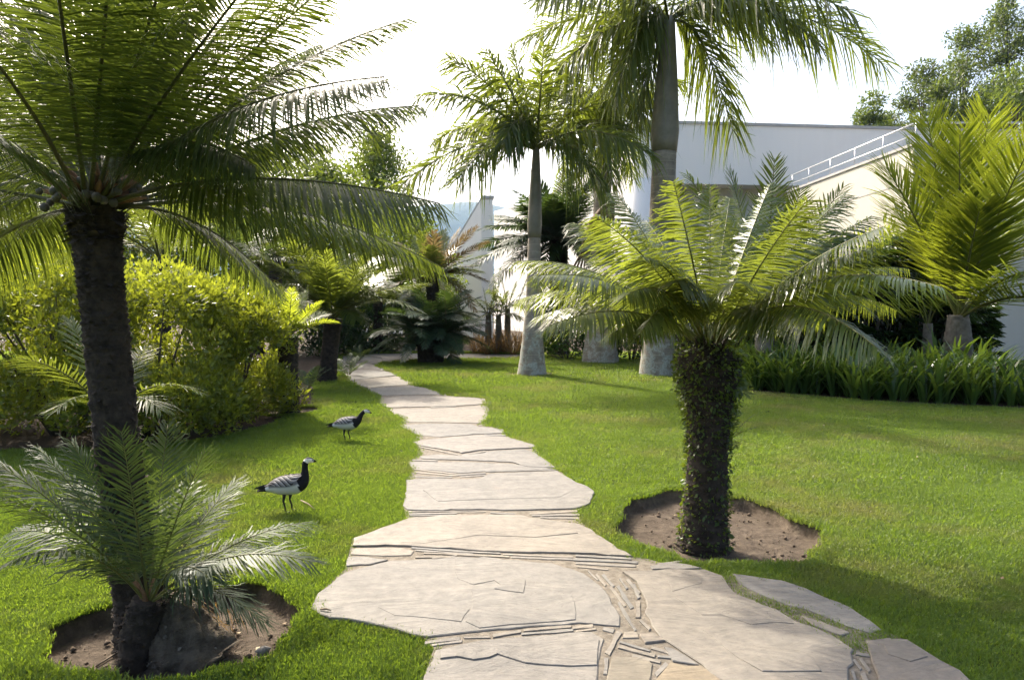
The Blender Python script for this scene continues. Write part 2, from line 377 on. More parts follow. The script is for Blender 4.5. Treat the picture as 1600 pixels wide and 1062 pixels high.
STONES = [
 (z5, [(615,803),(760,770),(890,748),(1100,733),(1370,715),(1425,750),(1400,905),(1385,1000),(1370,1130),(470,1130),(560,929)]),
 (z5, [(50,530),(180,430),(400,372),(560,366),(700,352),(900,357),(1180,383),(1330,432),(1440,520),(1505,640),(1508,688),(1300,673),(1060,690),(830,712),(580,740),(380,690),(60,632),(22,600)]),
 (z5, [(224,262),(350,215),(490,163),(700,147),(1000,147),(1150,172),(1310,192),(1440,272),(1560,350),(1280,333),(930,327),(640,312),(480,298),(218,300)]),
 (z5, [(213,308),(400,306),(515,322),(500,342),(400,346),(208,340)]),
 (z5, [(200,352),(285,352),(390,367),(300,390),(188,397)]),
 (z7, [(468,742),(620,732),(740,738),(870,733),(925,708),(1290,692),(1380,747),(1488,800),(1468,868),(1390,896),(1200,902),(1060,906),(870,901),(560,908),(475,902),(452,880),(472,800)]),
 (z7, [(485,641),(630,642),(850,643),(1050,653),(1285,680),(1100,686),(900,692),(760,702),(640,688),(505,678)]),
 (z7, [(540,610),(620,600),(760,607),(900,590),(1120,576),(1170,592),(1280,672),(1130,668),(1050,643),(840,632),(640,627),(560,622)]),
 (z7, [(508,532),(650,512),(850,494),(1005,502),(1165,547),(1158,563),(1060,567),(880,576),(770,592),(640,567),(535,550)]),
 (z7, [(428,437),(600,429),(820,434),(870,449),(995,462),(1005,482),(860,488),(650,503),(530,492)]),
 (z7, [(372,352),(560,348),(760,343),(908,333),(922,360),(905,408),(868,428),(600,422),(440,422),(462,405),(420,385)]),
 (z7, [(322,292),(520,279),(680,284),(898,293),(906,323),(740,333),(560,338),(372,343),(332,330)]),
 (z7, [(228,238),(400,229),(520,219),(630,249),(685,268),(520,270),(300,277)]),
 (z7, [(152,204),(230,187),(380,178),(440,168),(515,212),(400,221),(222,230)]),
 (z7, [(88,141),(250,133),(400,151),(432,164),(300,177),(155,198)]),
 (z7, [(95,102),(260,100),(335,117),(395,146),(250,128),(90,136)]),
 (z7, [(100,62),(210,58),(330,72),(340,90),(330,110),(250,96),(98,98)]),
 (z7, [(220,54),(330,48),(480,47),(490,66),(345,88),(335,70)]),
 (z7, [(490,46),(700,44),(720,70),(560,82),(498,66)]),
 (z7, [(712,44),(1100,50),(1100,70),(850,74),(728,70)]),
 (z6, [(240,152),(420,142),(570,142),(638,168),(700,243),(860,303),(940,353),(1090,413),(1168,462),(1150,540),(1180,720),(760,720),(640,592),(560,527),(440,447),(362,372),(327,318),(322,240),(290,190)]),
 (z6, [(682,157),(760,167),(880,182),(980,217),(1060,252),(1200,322),(1288,385),(1235,398),(1150,373),(1060,333),(970,298),(900,283),(800,243),(720,203)]),
 (z6, [(962,327),(1040,352),(1158,400),(1120,408),(1010,370)]),
 (z6, [(1218,432),(1300,418),(1380,423),(1440,462),(1520,512),(1600,552),(1740,680),(1320,700),(1262,575),(1232,482)]),
 (z6, [(195,492),(330,492),(358,520),(352,573),(345,680),(120,680),(175,585)]),
 (z6, [(430,517),(558,532),(636,596),(740,720),(370,720),(368,600)]),
 (z6, [(310,402),(368,402),(408,430),(330,440)]),
 (z6, [(244,392),(298,392),(304,418),(240,420)]),
 (z6, [(410,455),(440,460),(548,528),(440,512)]),
 (z6, [(350,128),(430,112),(500,120),(560,136),(420,138),(360,140)]),
]
STONE_POLYS = []
for k, (zz, pts) in enumerate(STONES):
    p = Gp(pts, **zz); STONE_POLYS.append(p)
    slab('flagstone', p, path, .0215 + .0025 * (k % 3), seed=k, mat={24: STONE_Y, 25: STONE_Y, 26: STONE_P, 23: STONE_P}.get(k))
# narrow filler strips set on edge between the flags: (frame, x0,y0, x1,y1, thickness px)
STRIPS = [(z5,500,305,780,326,9),(z5,520,318,800,338,8),(z5,780,326,930,334,8),(z5,560,332,970,350,9),(z5,940,337,1280,350,10),(z5,1290,345,1560,360,10),(z5,980,350,1280,362,9),
 (z5,1280,362,1590,378,14),(z5,1290,380,1580,394,12),(z5,1300,396,1450,410,10),(z5,520,352,690,352,8),(z5,600,358,720,345,6),
 (z5,565,765,735,745,16),(z5,600,778,745,758,12),(z5,750,742,880,738,10),(z5,892,735,1030,712,16),(z5,1030,725,1280,705,14),(z5,1040,708,1270,688,12),(z5,1275,695,1375,683,16),(z5,1290,712,1390,700,10),
 (z5,490,142,720,138,6),(z5,490,150,700,147,5),(z5,860,150,975,146,6),(z5,880,136,1000,142,6),(z5,1070,140,1300,128,9),(z5,1080,150,1310,146,9),(z5,1120,158,1305,163,10),
 (z5,690,135,860,131,5),
 (z6,100,143,140,183,10),(z6,132,158,172,205,12),(z6,158,158,205,208,14),(z6,188,208,250,288,13),(z6,222,272,292,388,13),(z6,228,175,258,218,12),(z6,257,180,308,238,14),(z6,218,205,278,296,16),
 (z6,282,200,306,256,14),(z6,300,268,300,335,22),(z6,176,482,228,392,26),(z6,172,498,170,565,22),(z6,222,452,370,490,16),(z6,278,490,392,516,16),(z6,372,568,420,522,22),(z6,228,434,350,470,10),
 (z6,160,378,205,390,18),(z6,40,375,120,372,12),(z6,355,455,470,490,14),(z6,380,492,480,500,10),(z6,310,345,350,385,14),
 (z6,1170,505,1200,545,12),(z6,1195,498,1235,555,14),(z6,1180,480,1235,488,14),(z6,1165,548,1180,600,14),(z6,1205,560,1235,620,20),
 (z6,380,118,480,105,8),(z6,360,134,400,124,8),
 (z7,535,555,760,603,7),(z7,770,604,900,582,7),(z7,900,586,1110,572,6),(z7,500,630,640,634,7),(z7,510,680,740,706,8),(z7,520,697,740,716,8),(z7,740,712,900,702,8),(z7,505,722,720,724,6),(z7,760,722,900,712,8),
 (z7,900,694,1285,684,5),(z7,900,484,1000,470,8),(z7,890,492,1008,494,8),(z7,860,440,910,428,8),(z7,480,914,860,908,5),(z7,600,340,740,336,5)]
for k, (zz, x0, y0, x1, y1, th) in enumerate(STRIPS):
    a = np.array([x0, y0], float); b = np.array([x1, y1], float); d = (b - a) / np.linalg.norm(b - a); nn = np.array([-d[1], d[0]]) * th / 2
    r = random.Random(k)
    pts = [a + nn * r.uniform(.7, 1), b + nn * r.uniform(.7, 1), b - nn * r.uniform(.7, 1), a - nn * r.uniform(.7, 1)]
    slab('filler_stone', Gp(pts, **zz), path, .0195 + .003 * r.random(), seed=200 + k, bev=.003)
# cleft layers standing slightly proud on the big near flags
FLAKES = [(0, z5, [(640,812),(890,762),(1360,730),(1405,760),(1393,880),(1270,885),(1140,878),(1050,870),(960,842),(915,826),(870,845),(800,855),(720,840),(640,850)], .007),
 (1, z5, [(715,362),(900,366),(915,420),(950,432),(1020,430),(1050,470),(1040,530),(960,520),(900,510),(930,490),(900,470),(800,490),(725,462),(710,420)], .003),
 (1, z5, [(790,520),(900,545),(1040,545),(1270,540),(1290,600),(1290,660),(1060,680),(830,700),(760,670),(795,600)], .0035),
 (1, z5, [(420,560),(380,540),(350,560),(340,600),(420,640),(560,650),(660,660),(740,670),(780,610),(640,590),(520,560)], .003),
 (20, z6, [(330,165),(440,150),(560,155),(560,200),(440,235),(430,200),(395,180)], .0035),
 (20, z6, [(450,260),(560,240),(700,265),(840,310),(930,365),(860,360),(760,370),(640,330),(560,330)], .003),
 (20, z6, [(560,390),(700,380),(780,415),(900,450),(1000,500),(1040,560),(800,560),(700,500)], .003),
 (2, z5, [(420,240),(600,190),(900,180),(1150,200),(1300,240),(1100,260),(820,250),(560,290),(450,285)], .003),
 (5, z7, [(560,800),(800,770),(1100,790),(1380,800),(1300,840),(900,850),(640,860)], .003),
 (23, z6, [(1290,450),(1380,440),(1470,500),(1400,520),(1310,490)], .004)]
flags = [o for o in path.children if o.name.startswith('flagstone')]
for k, (s_i, zz, pts, th) in enumerate(FLAKES):
    st = flags[s_i]; p = Gp(pts, **zz) - np.array(st.location[:2]); z = .0215 + .0025 * (s_i % 3)
    slab('cleft_layer', p, st, z + th, zb=z - .004, seed=400 + k, bev=.003, mat=st.data.materials[0], tint=st.data.attributes['tint'].data[0].value)
    
# ------------------------------------------------------------------ fronds
def frond_mesh(name, P0, P1, P2, n=60, ll=.28, lw=.013, a0=72, a1=32, v=-8, droop=.22, pet=.12, rr=.011, seed=0, seg=3, vjit=4, ljit=.09, roll=0,
               fwd=.10, tipl=.35, gap=0.0, rise=.18, twist=0.0):
    r = np.random.default_rng(seed)
    P0, P1, P2 = map(lambda q: np.asarray(q, float), (P0, P1, P2))
    L = np.linalg.norm(P1 - P0) + np.linalg.norm(P2 - P1)
    hv = (P2 - P0) * np.array([1, 1, 0]); 
    if np.linalg.norm(hv) < .05 * L: hv = (P1 - P0) * np.array([1, 1, 0]) + np.array([1e-3, 1e-3, 0])
    hv = norm(hv); S0 = np.cross(hv, [0, 0, 1.])
    t = np.linspace(pet, .995, n); t = np.repeat(t, 2); side = np.tile([1., -1.], n)
    t = np.clip(t + r.normal(0, .25 / n, 2 * n), 0, 1)
    B = bez(P0, P1, P2, t)
    T = norm(2 * (1 - t)[:, None] * (P1 - P0) + 2 * t[:, None] * (P2 - P1))
    S = norm(S0[None] - (T @ S0)[:, None] * T); N = np.cross(S, T)
    if not roll: roll = r.uniform(-24, 24)
    droop = droop * r.uniform(.75, 1.3); ll = ll * r.uniform(.9, 1.08)
    if roll:
        ro = math.radians(roll) * t; S, N = S * np.cos(ro)[:, None] + N * np.sin(ro)[:, None], N * np.cos(ro)[:, None] - S * np.sin(ro)[:, None]
    u = (t - pet) / (1 - pet)
    al = np.radians(a0 + (a1 - a0) * u ** 1.3 + r.normal(0, 3, 2 * n)); va = np.radians(v + r.normal(0, vjit, 2 * n))
    prof = np.minimum(1, .35 + .65 * np.minimum(1, u / rise)) * np.where(u > .6, 1 - (1 - tipl) * ((u - .6) / .4) ** 1.5, 1)
    ln = ll * prof * (1 + r.normal(0, ljit, 2 * n))
    D = np.cos(al)[:, None] * T + np.sin(al)[:, None] * (np.cos(va)[:, None] * side[:, None] * S + np.sin(va)[:, None] * N)
    W = norm(T - np.sum(T * D, 1, keepdims=True) * D)
    if twist:
        Nn = np.cross(W, D); tw = np.radians(r.normal(0, twist, 2 * n))[:, None]; W = W * np.cos(tw) + Nn * np.sin(tw)
    B = B + D * (rr * (1.15 - t * .95) * .8)[:, None]
    us = np.linspace(0, 1, seg + 1); ws = np.interp(us, [0, .15, .5, .85, 1], [.55, .95, 1, .55, .06])
    rows = []
    for uu, ww in zip(us, ws):
        c = B + D * (uu * ln)[:, None] + T * (fwd * ln * uu ** 2)[:, None] + np.array([0, 0, -1.]) * (droop * ln * uu ** 2 * (1 + .3 * r.normal(0, 1, 2 * n)))[:, None]
        hw = (lw * .5 * ww * np.minimum(1, .5 + prof * .6))[:, None]
        rows += [c - W * hw, c + W * hw]
    V = np.stack(rows, 1).reshape(-1, 3); m = 2 * (seg + 1)
    base = np.arange(2 * n)[:, None, None] * m; k = np.arange(seg)[None, :, None] * 2
    Qd = (base + k + np.array([0, 1, 3, 2])[None, None]).reshape(-1, 4)
    keep = np.ones(2 * n, bool)
    if gap: keep = r.random(2 * n) > gap; Qd = Qd[np.repeat(keep, seg)]
    rn = np.repeat(np.clip(r.normal(.5, .22, 2 * n), 0, 1), m)
    tt = np.linspace(0, 1, 22 if n < 70 else 44); RV, RQ = tube(bez(P0, P1, P2, tt), rr * (1.15 - tt * .95), 6)
    Vall = np.vstack([V, RV]); Rn = np.concatenate([rn, np.full(len(RV), .5)])
    return mesh_np(name, Vall, [Qd, RQ + len(V)], np.concatenate([np.zeros(len(Qd)), np.ones(len(RQ))]), Rn)
def put_frond(plant, c, tip, arch=.2, mats=(L_cyc, STEM), name='frond', side=0.0, up=0.0, ctrl=None, **kw):
    """c, tip in world coordinates; arch lifts the middle (fraction of the length)"""
    b = np.array(plant.location); c = np.asarray(c, float); tip = np.asarray(tip, float); L = np.linalg.norm(tip - c)
    if ctrl is None:
        mid = c + (tip - c) * .45; ctrl = mid + np.array([0, 0, arch * L])
    me = frond_mesh(name, c - b, np.asarray(ctrl) - b, tip - b, **kw)
    return obj(name, me, list(mats), plant)
def frond_px(plant, c, px, py, L, toward=0, arch=.2, **kw):
    """tip at a pixel direction; its depth follows from the frond's chord length L (toward=-1 nearer, +1 farther)"""
    c = np.asarray(c, float); r = ray(px, py); d0 = c - np.array([0, 0, H]); o = np.array([0, 0, H])
    t = d0[1] / r[1]; A = r @ r; Bq = -2 * (r @ d0); Cq = d0 @ d0 - L * L; disc = Bq * Bq - 4 * A * Cq
    if disc > 0 and toward: t = (-Bq + toward * math.sqrt(disc)) / (2 * A)
    else: t = (r @ d0) / A
    return put_frond(plant, c, o + r * t, arch, **kw)
def rand_fronds(plant, c, count, L, elev, arch, mats, seed, az=(0, 360), Lj=.15, jc=.03, **kw):
    r = np.random.default_rng(seed)
    for k in range(count):
        a = math.radians(az[0] + (az[1] - az[0]) * ((k * .618034 + r.random() * .06) % 1)); e = math.radians(r.uniform(*elev)); LL = L * (1 + r.uniform(-Lj, Lj))
        d = np.array([math.sin(a) * math.cos(e), math.cos(a) * math.cos(e), math.sin(e)])
        cc = np.asarray(c) + np.array([math.sin(a), math.cos(a), 0]) * jc
        put_frond(plant, cc, cc + d * LL, arch * (.7 + .6 * r.random()), mats, seed=seed * 100 + k, **kw)
def cycad_trunk(plant, P, R, parent=None, mat=BARK_D, seed=0, name='trunk', seg=40, rows=26, amp=.16, per_m=None):
    """trunk covered in spiralling old leaf bases"""
    P = np.asarray(P, float); L = np.sum(np.linalg.norm(np.diff(P, axis=0), axis=1)); n = max(20, int(L * 90)); n = min(n, 240)
    s = np.linspace(0, 1, len(P)); t = np.linspace(0, 1, n)
    PP = np.column_stack([np.interp(t, s, P[:, k]) for k in range(3)]); RR = np.interp(t, s, R)
    th = np.arange(seg) / seg * 2 * math.pi
    nv = max(8, int(L / .035)); nu = 14
    vv = t[:, None] * nv; row = np.floor(vv); fu = (th[None] / (2 * math.pi) * nu + .5 * (row % 2)) % 1; fv = vv % 1
    r = np.random.default_rng(seed); h = r.random((nv + 2, nu + 1))[row.astype(int), (np.floor(th[None] / (2 * math.pi) * nu + .5 * (row % 2)) % nu).astype(int)]
    scale = np.clip(1 - (abs(fu - .5) * 2) ** 3, 0, 1) * (.3 + .7 * fv) * (.5 + .8 * h)
    noise = 1 - amp * .5 + amp * scale + r.normal(0, amp * .12, (n, seg))
    V, Qd = tube(PP, RR, seg, noise)
    return obj(name, mesh_np(name, V, [Qd], smooth=False), mat, plant)

# ================================================================== building
def prism(name, P2, y0off, mat, parent=None):
    """P2: list of 3-D front corners (planar); y0off: 3-D extrusion vector"""
    P2 = np.asarray(P2, float); n = len(P2); V = np.vstack([P2, P2 + np.asarray(y0off)]); bm = bmesh.new(); vs = [bm.verts.new(v) for v in V]
    bm.faces.new(vs[:n][::-1]); bm.faces.new(vs[n:])
    for k in range(n): bm.faces.new((vs[k], vs[(k + 1) % n], vs[n + (k + 1) % n], vs[n + k]))
    bmesh.ops.recalc_face_normals(bm, faces=bm.faces); me = bpy.data.meshes.new(name); bm.to_mesh(me); bm.free()
    return obj(name, me, mat, parent)
gal = thing('gallery_building', 'long white flat-roofed gallery building behind the royal palms', 'building', (0, 0, 0))
c0 = AT(991, 192, 33.0); zt = c0[2]; c1 = np.array([28.5, 35.2, zt])
zb = AT(1100, 288, 33.4)[2]
fwd = norm(c1 - c0); nrm = np.array([-fwd[1], fwd[0], 0])
prism('wall', [(c0[0], c0[1], zb), (c1[0], c1[1], zb), c1, c0], nrm * 12, WHITE, gal)
prism('coping', [c0 - fwd * .06 - nrm * .06 + (0, 0, .003), c1 - nrm * .06 + (0, 0, .003), c1 - nrm * .06 + (0, 0, .14), c0 - fwd * .06 - nrm * .06 + (0, 0, .14)], nrm * 12, COPING, gal)
r0 = c0 + nrm * 1.2 + fwd * .8; r1 = c1 + nrm * 1.2     # recessed lower storey
prism('recessed_wall', [(r0[0], r0[1], -.1), (r1[0], r1[1], -.1), (r1[0], r1[1], zb - .004), (r0[0], r0[1], zb - .004)], nrm * 8, CREAM, gal)
colm = MB(); cb = AT(996, 480, 32.5)
th = np.linspace(0, 2 * math.pi, 25)[:-1]; 
V, Qd = tube([(cb[0], cb[1], -.1), (cb[0], cb[1], 3), (cb[0], cb[1], AT(996, 280, 32.5)[2])], .58, 28); colm.add(V, Qd); colm.build('column', WHITE, gal, smooth=False)
# sunlit end wall with a top that slopes down and away
e0 = np.array([c0[0] - .05, c0[1] + .15, 0]); e1 = np.array([AT(772, 480, 54)[0], 54.0, 0])
def on_line(px):
    a = (px - CX) / F; d = e1 - e0; t = (a * e0[1] - e0[0]) / (d[0] - a * d[1]); return e0 + d * t
pa, pb = on_line(978), on_line(862)
za, zb2 = AT(978, 205, pa[1])[2], AT(862, 307, pb[1])[2]; zc = AT(772, 330, e1[1])[2]
dv = norm(e1 - e0); nv = np.array([dv[1], -dv[0], 0])
top = [(e0[0], e0[1], za), (pa[0], pa[1], za), (pb[0], pb[1], zb2), (e1[0], e1[1], zc)]
prism('end_wall', [(e0[0], e0[1], -.1), *top, (e1[0], e1[1], -.1)][::-1], nv * .35, WHITE, gal)
cop = [np.array(p) for p in top[1:3]]
prism('sloped_coping', [cop[0] - nv * .06 + (0, 0, .004), cop[1] - nv * .06 + (0, 0, .004), cop[1] - nv * .06 + (0, 0, .2), cop[0] - nv * .06 + (0, 0, .2)], nv * .47, COPING, gal)
# far fin wall
fin = thing('fin_wall', 'tall white fin wall with sloped top beyond the rusty-tipped cycad', 'wall', (0, 0, 0))
f0, f1 = AT(752, 312, 38), AT(770, 312, 38); dfin = np.array([-.7071, .7071, 0]); wf = f1 - f0; zf = f0[2]
def fp(t, z): p = f0 + dfin * t; return (p[0], p[1], z)
prism('wall', [fp(0, -.1), fp(0, zf), fp(4.6, zf - 4.6), fp(12, zf - 4.6), fp(12, -.1)], wf, WHITE, fin)
prism('coping', [fp(-.05, zf + .06), fp(-.05, zf + .22), fp(4.6, zf - 4.44), fp(4.6, zf - 4.597)], wf * 1.06, COPING, fin)
# cream terrace block whose long side runs back from the near corner, with a two-bar rail on its parapet
ramp = thing('terrace_block', 'cream terrace block with steel handrail along its parapet at the right', 'building', (0, 0, 0))
YK = 21.5; K = AT(1428, 228, YK); db = norm(np.array([-.044, 1, 0])); K2 = K + db * 8.8; K3 = np.array([K[0] + 9.5, YK, K[2]])
prism('wall', [(K[0], K[1], -.1), (K3[0], K3[1], -.1), K3, K], db * 8.8, CREAM, ramp)
nl_ = np.array([-.05, -.05, 0])
prism('coping', [K + nl_ + (0, 0, .003), K + nl_ + (0, 0, .09), K3 + (0, -.05, .09), K3 + (0, -.05, .003)], db * 8.85, COPING, ramp)
zg = AT(1356, 312, 25.0)[2]
prism('groove_strip', [K + (-.012, 0, zg - K[2]), K2 + (-.012, 0, zg - K[2]), K2 + (-.012, 0, zg - K[2] + .05), K + (-.012, 0, zg - K[2] + .05)], (.03, 0, 0), COPING, ramp)
for hh, rr_ in ((.74, .026), (.38, .02)):
    rb = MB(); rb.tube([K2 + (.12, 0, hh), K + db * 4 + (.12, 0, hh), K + (.12, .12, hh), K + (.2, .12, hh), K3 + (0, .12, hh)], rr_, 8); rb.build('rail', STEEL, ramp)
posts = [K + db * q + (.12, .12, 0) for q in (0, 1.75, 3.5, 5.25, 7.0, 8.5)] + [K + (q, .12, 0) for q in (1.9, 3.8, 5.7, 7.6)]
for pz_ in posts:
    rb = MB(); rb.tube([pz_ + (0, 0, .08), pz_ + (0, 0, .74)], .02, 6); rb.build('rail_post', STEEL, ramp)

# ------------------------------------------------------------------ hills
def hill(name, label, Y, prof, depth, mat):
    xs = np.linspace(AT(prof[0][0], 480, Y)[0], AT(prof[-1][0], 480, Y)[0], 120); px = xs / Y * F + CX
    zs = H + (HOR - np.interp(px, [p[0] for p in prof], [p[1] for p in prof])) / F * Y
    rows = []; r = np.random.default_rng(3)
    for k, f in enumerate(np.linspace(0, 1, 14)):
        hgt = math.sin(min(1, f * 1.6) * math.pi / 2) if f < .62 else math.cos((f - .62) / .38 * math.pi / 2)
        rows.append(np.column_stack([xs, np.full(len(xs), Y - depth * .6 + depth * f), -.5 + (zs + .5) * hgt * (1 + .03 * vnoise(xs / Y * 60 + k * 7 + 500, k))]))
    V = np.concatenate(rows); n = len(xs); i = np.arange(13)[:, None] * n; j = np.arange(n - 1)[None]
    o = obj(name, mesh_np(name, V, [np.stack([i + j, i + j + 1, i + n + j + 1, i + n + j], -1).reshape(-1, 4)], smooth=True), mat)
    o['kind'] = 'structure'; o['label'] = label
hill('mountain', 'blue hazy mountain ridge far beyond the garden', 3200, [(-400, 440), (-100, 380), (0, 350), (400, 345), (600, 340), (660, 326), (720, 319), (760, 321), (800, 329), (900, 345), (1400, 400), (1900, 440)], 1200, HILL)

# ================================================================== cycad A: tall one on the left
S_A = dict(n=160, ll=.33, lw=.0098, a0=72, a1=38, v=-14, droop=.30, pet=.19, rr=.012, seg=4, vjit=5)
bA = np.array([*AT(222, 900, 3.62)[:2], -.12]); cA = AT(150, 322, 3.62)
A = thing('tall_cycad', 'tall dark-trunked cycad with wide arching crown at the left', 'cycad', bA)
pts = [AT(x, y, 3.62) - bA for x, y in ((232, 1040), (226, 960), (205, 840), (186, 720), (170, 560), (160, 460), (152, 380), (150, 330))]
cycad_trunk(A, pts, [.165, .14, .118, .110, .108, .109, .115, .135], seed=1)
mA = (L_cyc, STEM_D)
fl = [(640,30,1.95,1,.16),(655,165,1.8,1,.14),(688,318,1.85,-1,.13),(692,418,1.85,1,.18),(442,458,1.25,1,.26),(400,262,1.2,-1,.34),(640,340,1.9,1,.14),
      (560,-60,1.9,1,.10),(500,70,1.9,1,.12),(470,-120,1.9,-1,.08),(390,-190,1.9,1,.08),(320,-220,1.8,-1,.05),(250,-250,1.9,1,.05),(190,-260,1.85,-1,.03),(120,-240,1.9,1,.04),(60,-220,1.9,-1,.05),
      (0,-160,1.9,1,.07),(-60,-110,1.9,1,.08),(-120,-30,1.9,-1,.10),(-180,40,1.9,1,.10),(-260,110,1.9,-1,.08),(-280,190,1.9,1,.06),(-300,270,1.9,1,.04),(-60,415,1.2,1,.14),
      (520,230,1.85,1,.16),(600,120,1.95,-1,.15),(300,-80,1.9,1,.12),(30,-40,1.9,1,.10),(200,-60,1.9,1,.12),(420,-30,1.95,1,.14),(-60,60,1.9,1,.12),(120,-110,1.95,1,.1),(540,300,1.8,1,.13),(-100,210,1.9,1,.13)]
for k, (x, y, L, tw, ar) in enumerate(fl):
    v = -26 if y > 60 else -6
    frond_px(A, cA + np.array([(x - 150) / 600 * .10, .06 * tw, .0]), x, y, L, tw, ar, mats=mA, seed=1000 + k, **{**S_A, 'v': v, 'droop': .40 if y > 60 else .28, 'll': .27 if y > 60 else .33})
rand_fronds(A, cA + (0, .05, .05), 10, 1.7, (35, 75), .06, mA, 11, az=(-120, 120), **{**S_A, 'n': 70, 'v': -4})
# seeds and woolly scale leaves round the crown
rs = np.random.default_rng(5)
def blob(name, parent, loc, r, mat, seed=0, sq=1.0, seg=10, rings=7, rough=.12):
    q = np.random.default_rng(seed); ph = np.linspace(0, math.pi, rings + 1)[1:-1]; th = np.arange(seg) / seg * 2 * math.pi
    V = np.array([[math.sin(p) * math.cos(t), math.sin(p) * math.sin(t), math.cos(p) * sq] for p in ph for t in th]) * r * (1 + q.normal(0, rough, ((rings - 1) * seg, 1)))
    V = np.vstack([V, [0, 0, r * sq], [0, 0, -r * sq]]); n = rings - 1; i = np.arange(n - 1)[:, None] * seg; j = np.arange(seg)[None]; k = (j + 1) % seg
    Qd = np.stack([i + j, i + seg + j, i + seg + k, i + k], -1).reshape(-1, 4); t0, t1 = len(V) - 2, len(V) - 1; jj = np.arange(seg); kk = (jj + 1) % seg
    T = np.vstack([np.stack([np.full(seg, t0), jj, kk], -1), np.stack([np.full(seg, t1), (n - 1) * seg + kk, (n - 1) * seg + jj], -1)])
    return obj(name, mesh_np(name, V, [Qd, T], smooth=True), mat, parent, loc)
for k in range(26):
    a = rs.uniform(0, 2 * math.pi) if k > 12 else rs.uniform(-math.pi, 0); rr_ = rs.uniform(.15, .27)
    blob('seed', A, cA - bA + np.array([math.cos(a) * rr_, math.sin(a) * rr_, rs.uniform(-.02, .12)]), rs.uniform(.015, .024), SEED, k, 1.1, rough=.02)
for k in range(30):
    a = rs.uniform(-math.pi, math.pi); d = np.array([math.cos(a), math.sin(a), rs.uniform(.2, .9)]); p = cA - bA + d * .07
    m = MB(); m.tube([p, p + d * .09, p + d * .17 + (0, 0, -.01)], [.012, .02, .004], 6); m.build('scale_leaf', FLUFF, A)
def shaggy(plant, P, R, n, L, mat, seed, name='leaf_base'):
    """short ragged old leaf bases standing off a trunk (too many to pick apart)"""
    r = np.random.default_rng(seed); P = np.asarray(P, float); t = r.random(n); s = np.linspace(0, 1, len(P))
    C = np.column_stack([np.interp(t, s, P[:, k]) for k in range(3)]); RR = np.interp(t, s, R); a = r.random(n) * 2 * math.pi
    D = np.column_stack([np.cos(a), np.sin(a), np.zeros(n)]); Tn = np.column_stack([-np.sin(a), np.cos(a), np.zeros(n)]); l = L * r.uniform(.5, 1.3, n)[:, None]; w_ = l * .45
    B = C + D * (RR * .93)[:, None]; U = norm(D * .7 + np.array([0, 0, 1.]) * r.uniform(-.6, 1.0, (n, 1)) + Tn * r.normal(0, .3, (n, 1)))
    V = np.stack([B - Tn * w_, B + Tn * w_, B + U * l + Tn * w_ * .4, B + U * l - Tn * w_ * .4], 1).reshape(-1, 3)
    o = obj(name, mesh_np(name, V, [np.arange(4 * n).reshape(-1, 4)], rnd=np.repeat(r.random(n), 4)), mat, plant); o['kind'] = 'stuff'; return o
shaggy(A, pts, [.165, .14, .118, .110, .108, .109, .115, .135], 1500, .028, BARK_D, 3)
shaggy(A, pts[-2:], [.115, .14], 260, .05, BARK_D, 4)

# ================================================================== cycad B: low one in the left pit
bB = np.array([*AT(218, 1000, 3.32)[:2], -.13]); cB = AT(232, 945, 3.32)
Bp = thing('low_cycad', 'low cycad with glossy blue-green fronds in the left soil pit', 'cycad', bB)
ptB = [AT(212, 1045, 3.32) - bB, AT(214, 1000, 3.32) - bB, AT(225, 960, 3.32) - bB, AT(232, 935, 3.32) - bB]; ptB[0][2] = -.02
cycad_trunk(Bp, ptB, [.085, .08, .085, .07], seed=6); shaggy(Bp, ptB, [.085, .08, .085, .07], 260, .03, BARK_D, 5)
S_B = dict(n=56, ll=.205, lw=.0098, a0=68, a1=35, v=0, droop=.30, pet=.16, rr=.007, seg=5, vjit=6, fwd=.22)
for k, (x, y, L, tw, ar) in enumerate([(-10,722,1.0,1,.16),(-6,775,.95,-1,.20),(8,880,.85,-1,.34),(112,690,.92,1,.10),(262,664,.95,1,.06),(366,752,.78,1,.10),(484,815,.90,1,.20),(488,878,.88,-1,.30),(412,972,.66,-1,.38),(330,905,.45,-1,.55),
      (60,700,.98,1,.12),(190,676,.95,-1,.08),(320,705,.88,-1,.10),(20,830,.9,1,.28),(120,760,.8,1,.1),(290,760,.7,1,.1)]):
    frond_px(Bp, cB, x, y, L, tw, ar, mats=(L_small, STEM), seed=1200 + k, **S_B)
for k, (x, y) in enumerate(((365, 960), (345, 975))):
    frond_px(Bp, cB, x, y, .55, 1, .3, mats=(L_dry, STEM_D), name='withered_frond', seed=1250 + k, **{**S_B, 'n': 14, 'ur': 0} if False else {**S_B, 'n': 12, 'lw': .01, 'gap': .5, 'droop': .8})
for k in range(7):
    a = rs.uniform(0, 6.28); p = cB - bB; d = np.array([math.cos(a) * .5, math.sin(a) * .5, 1.])
    m = MB(); m.tube([p - (0, 0, .03), p + d * .07, p + d * .13], [.016, .013, .003], 6); m.build('scale_leaf', FLUFF, Bp)
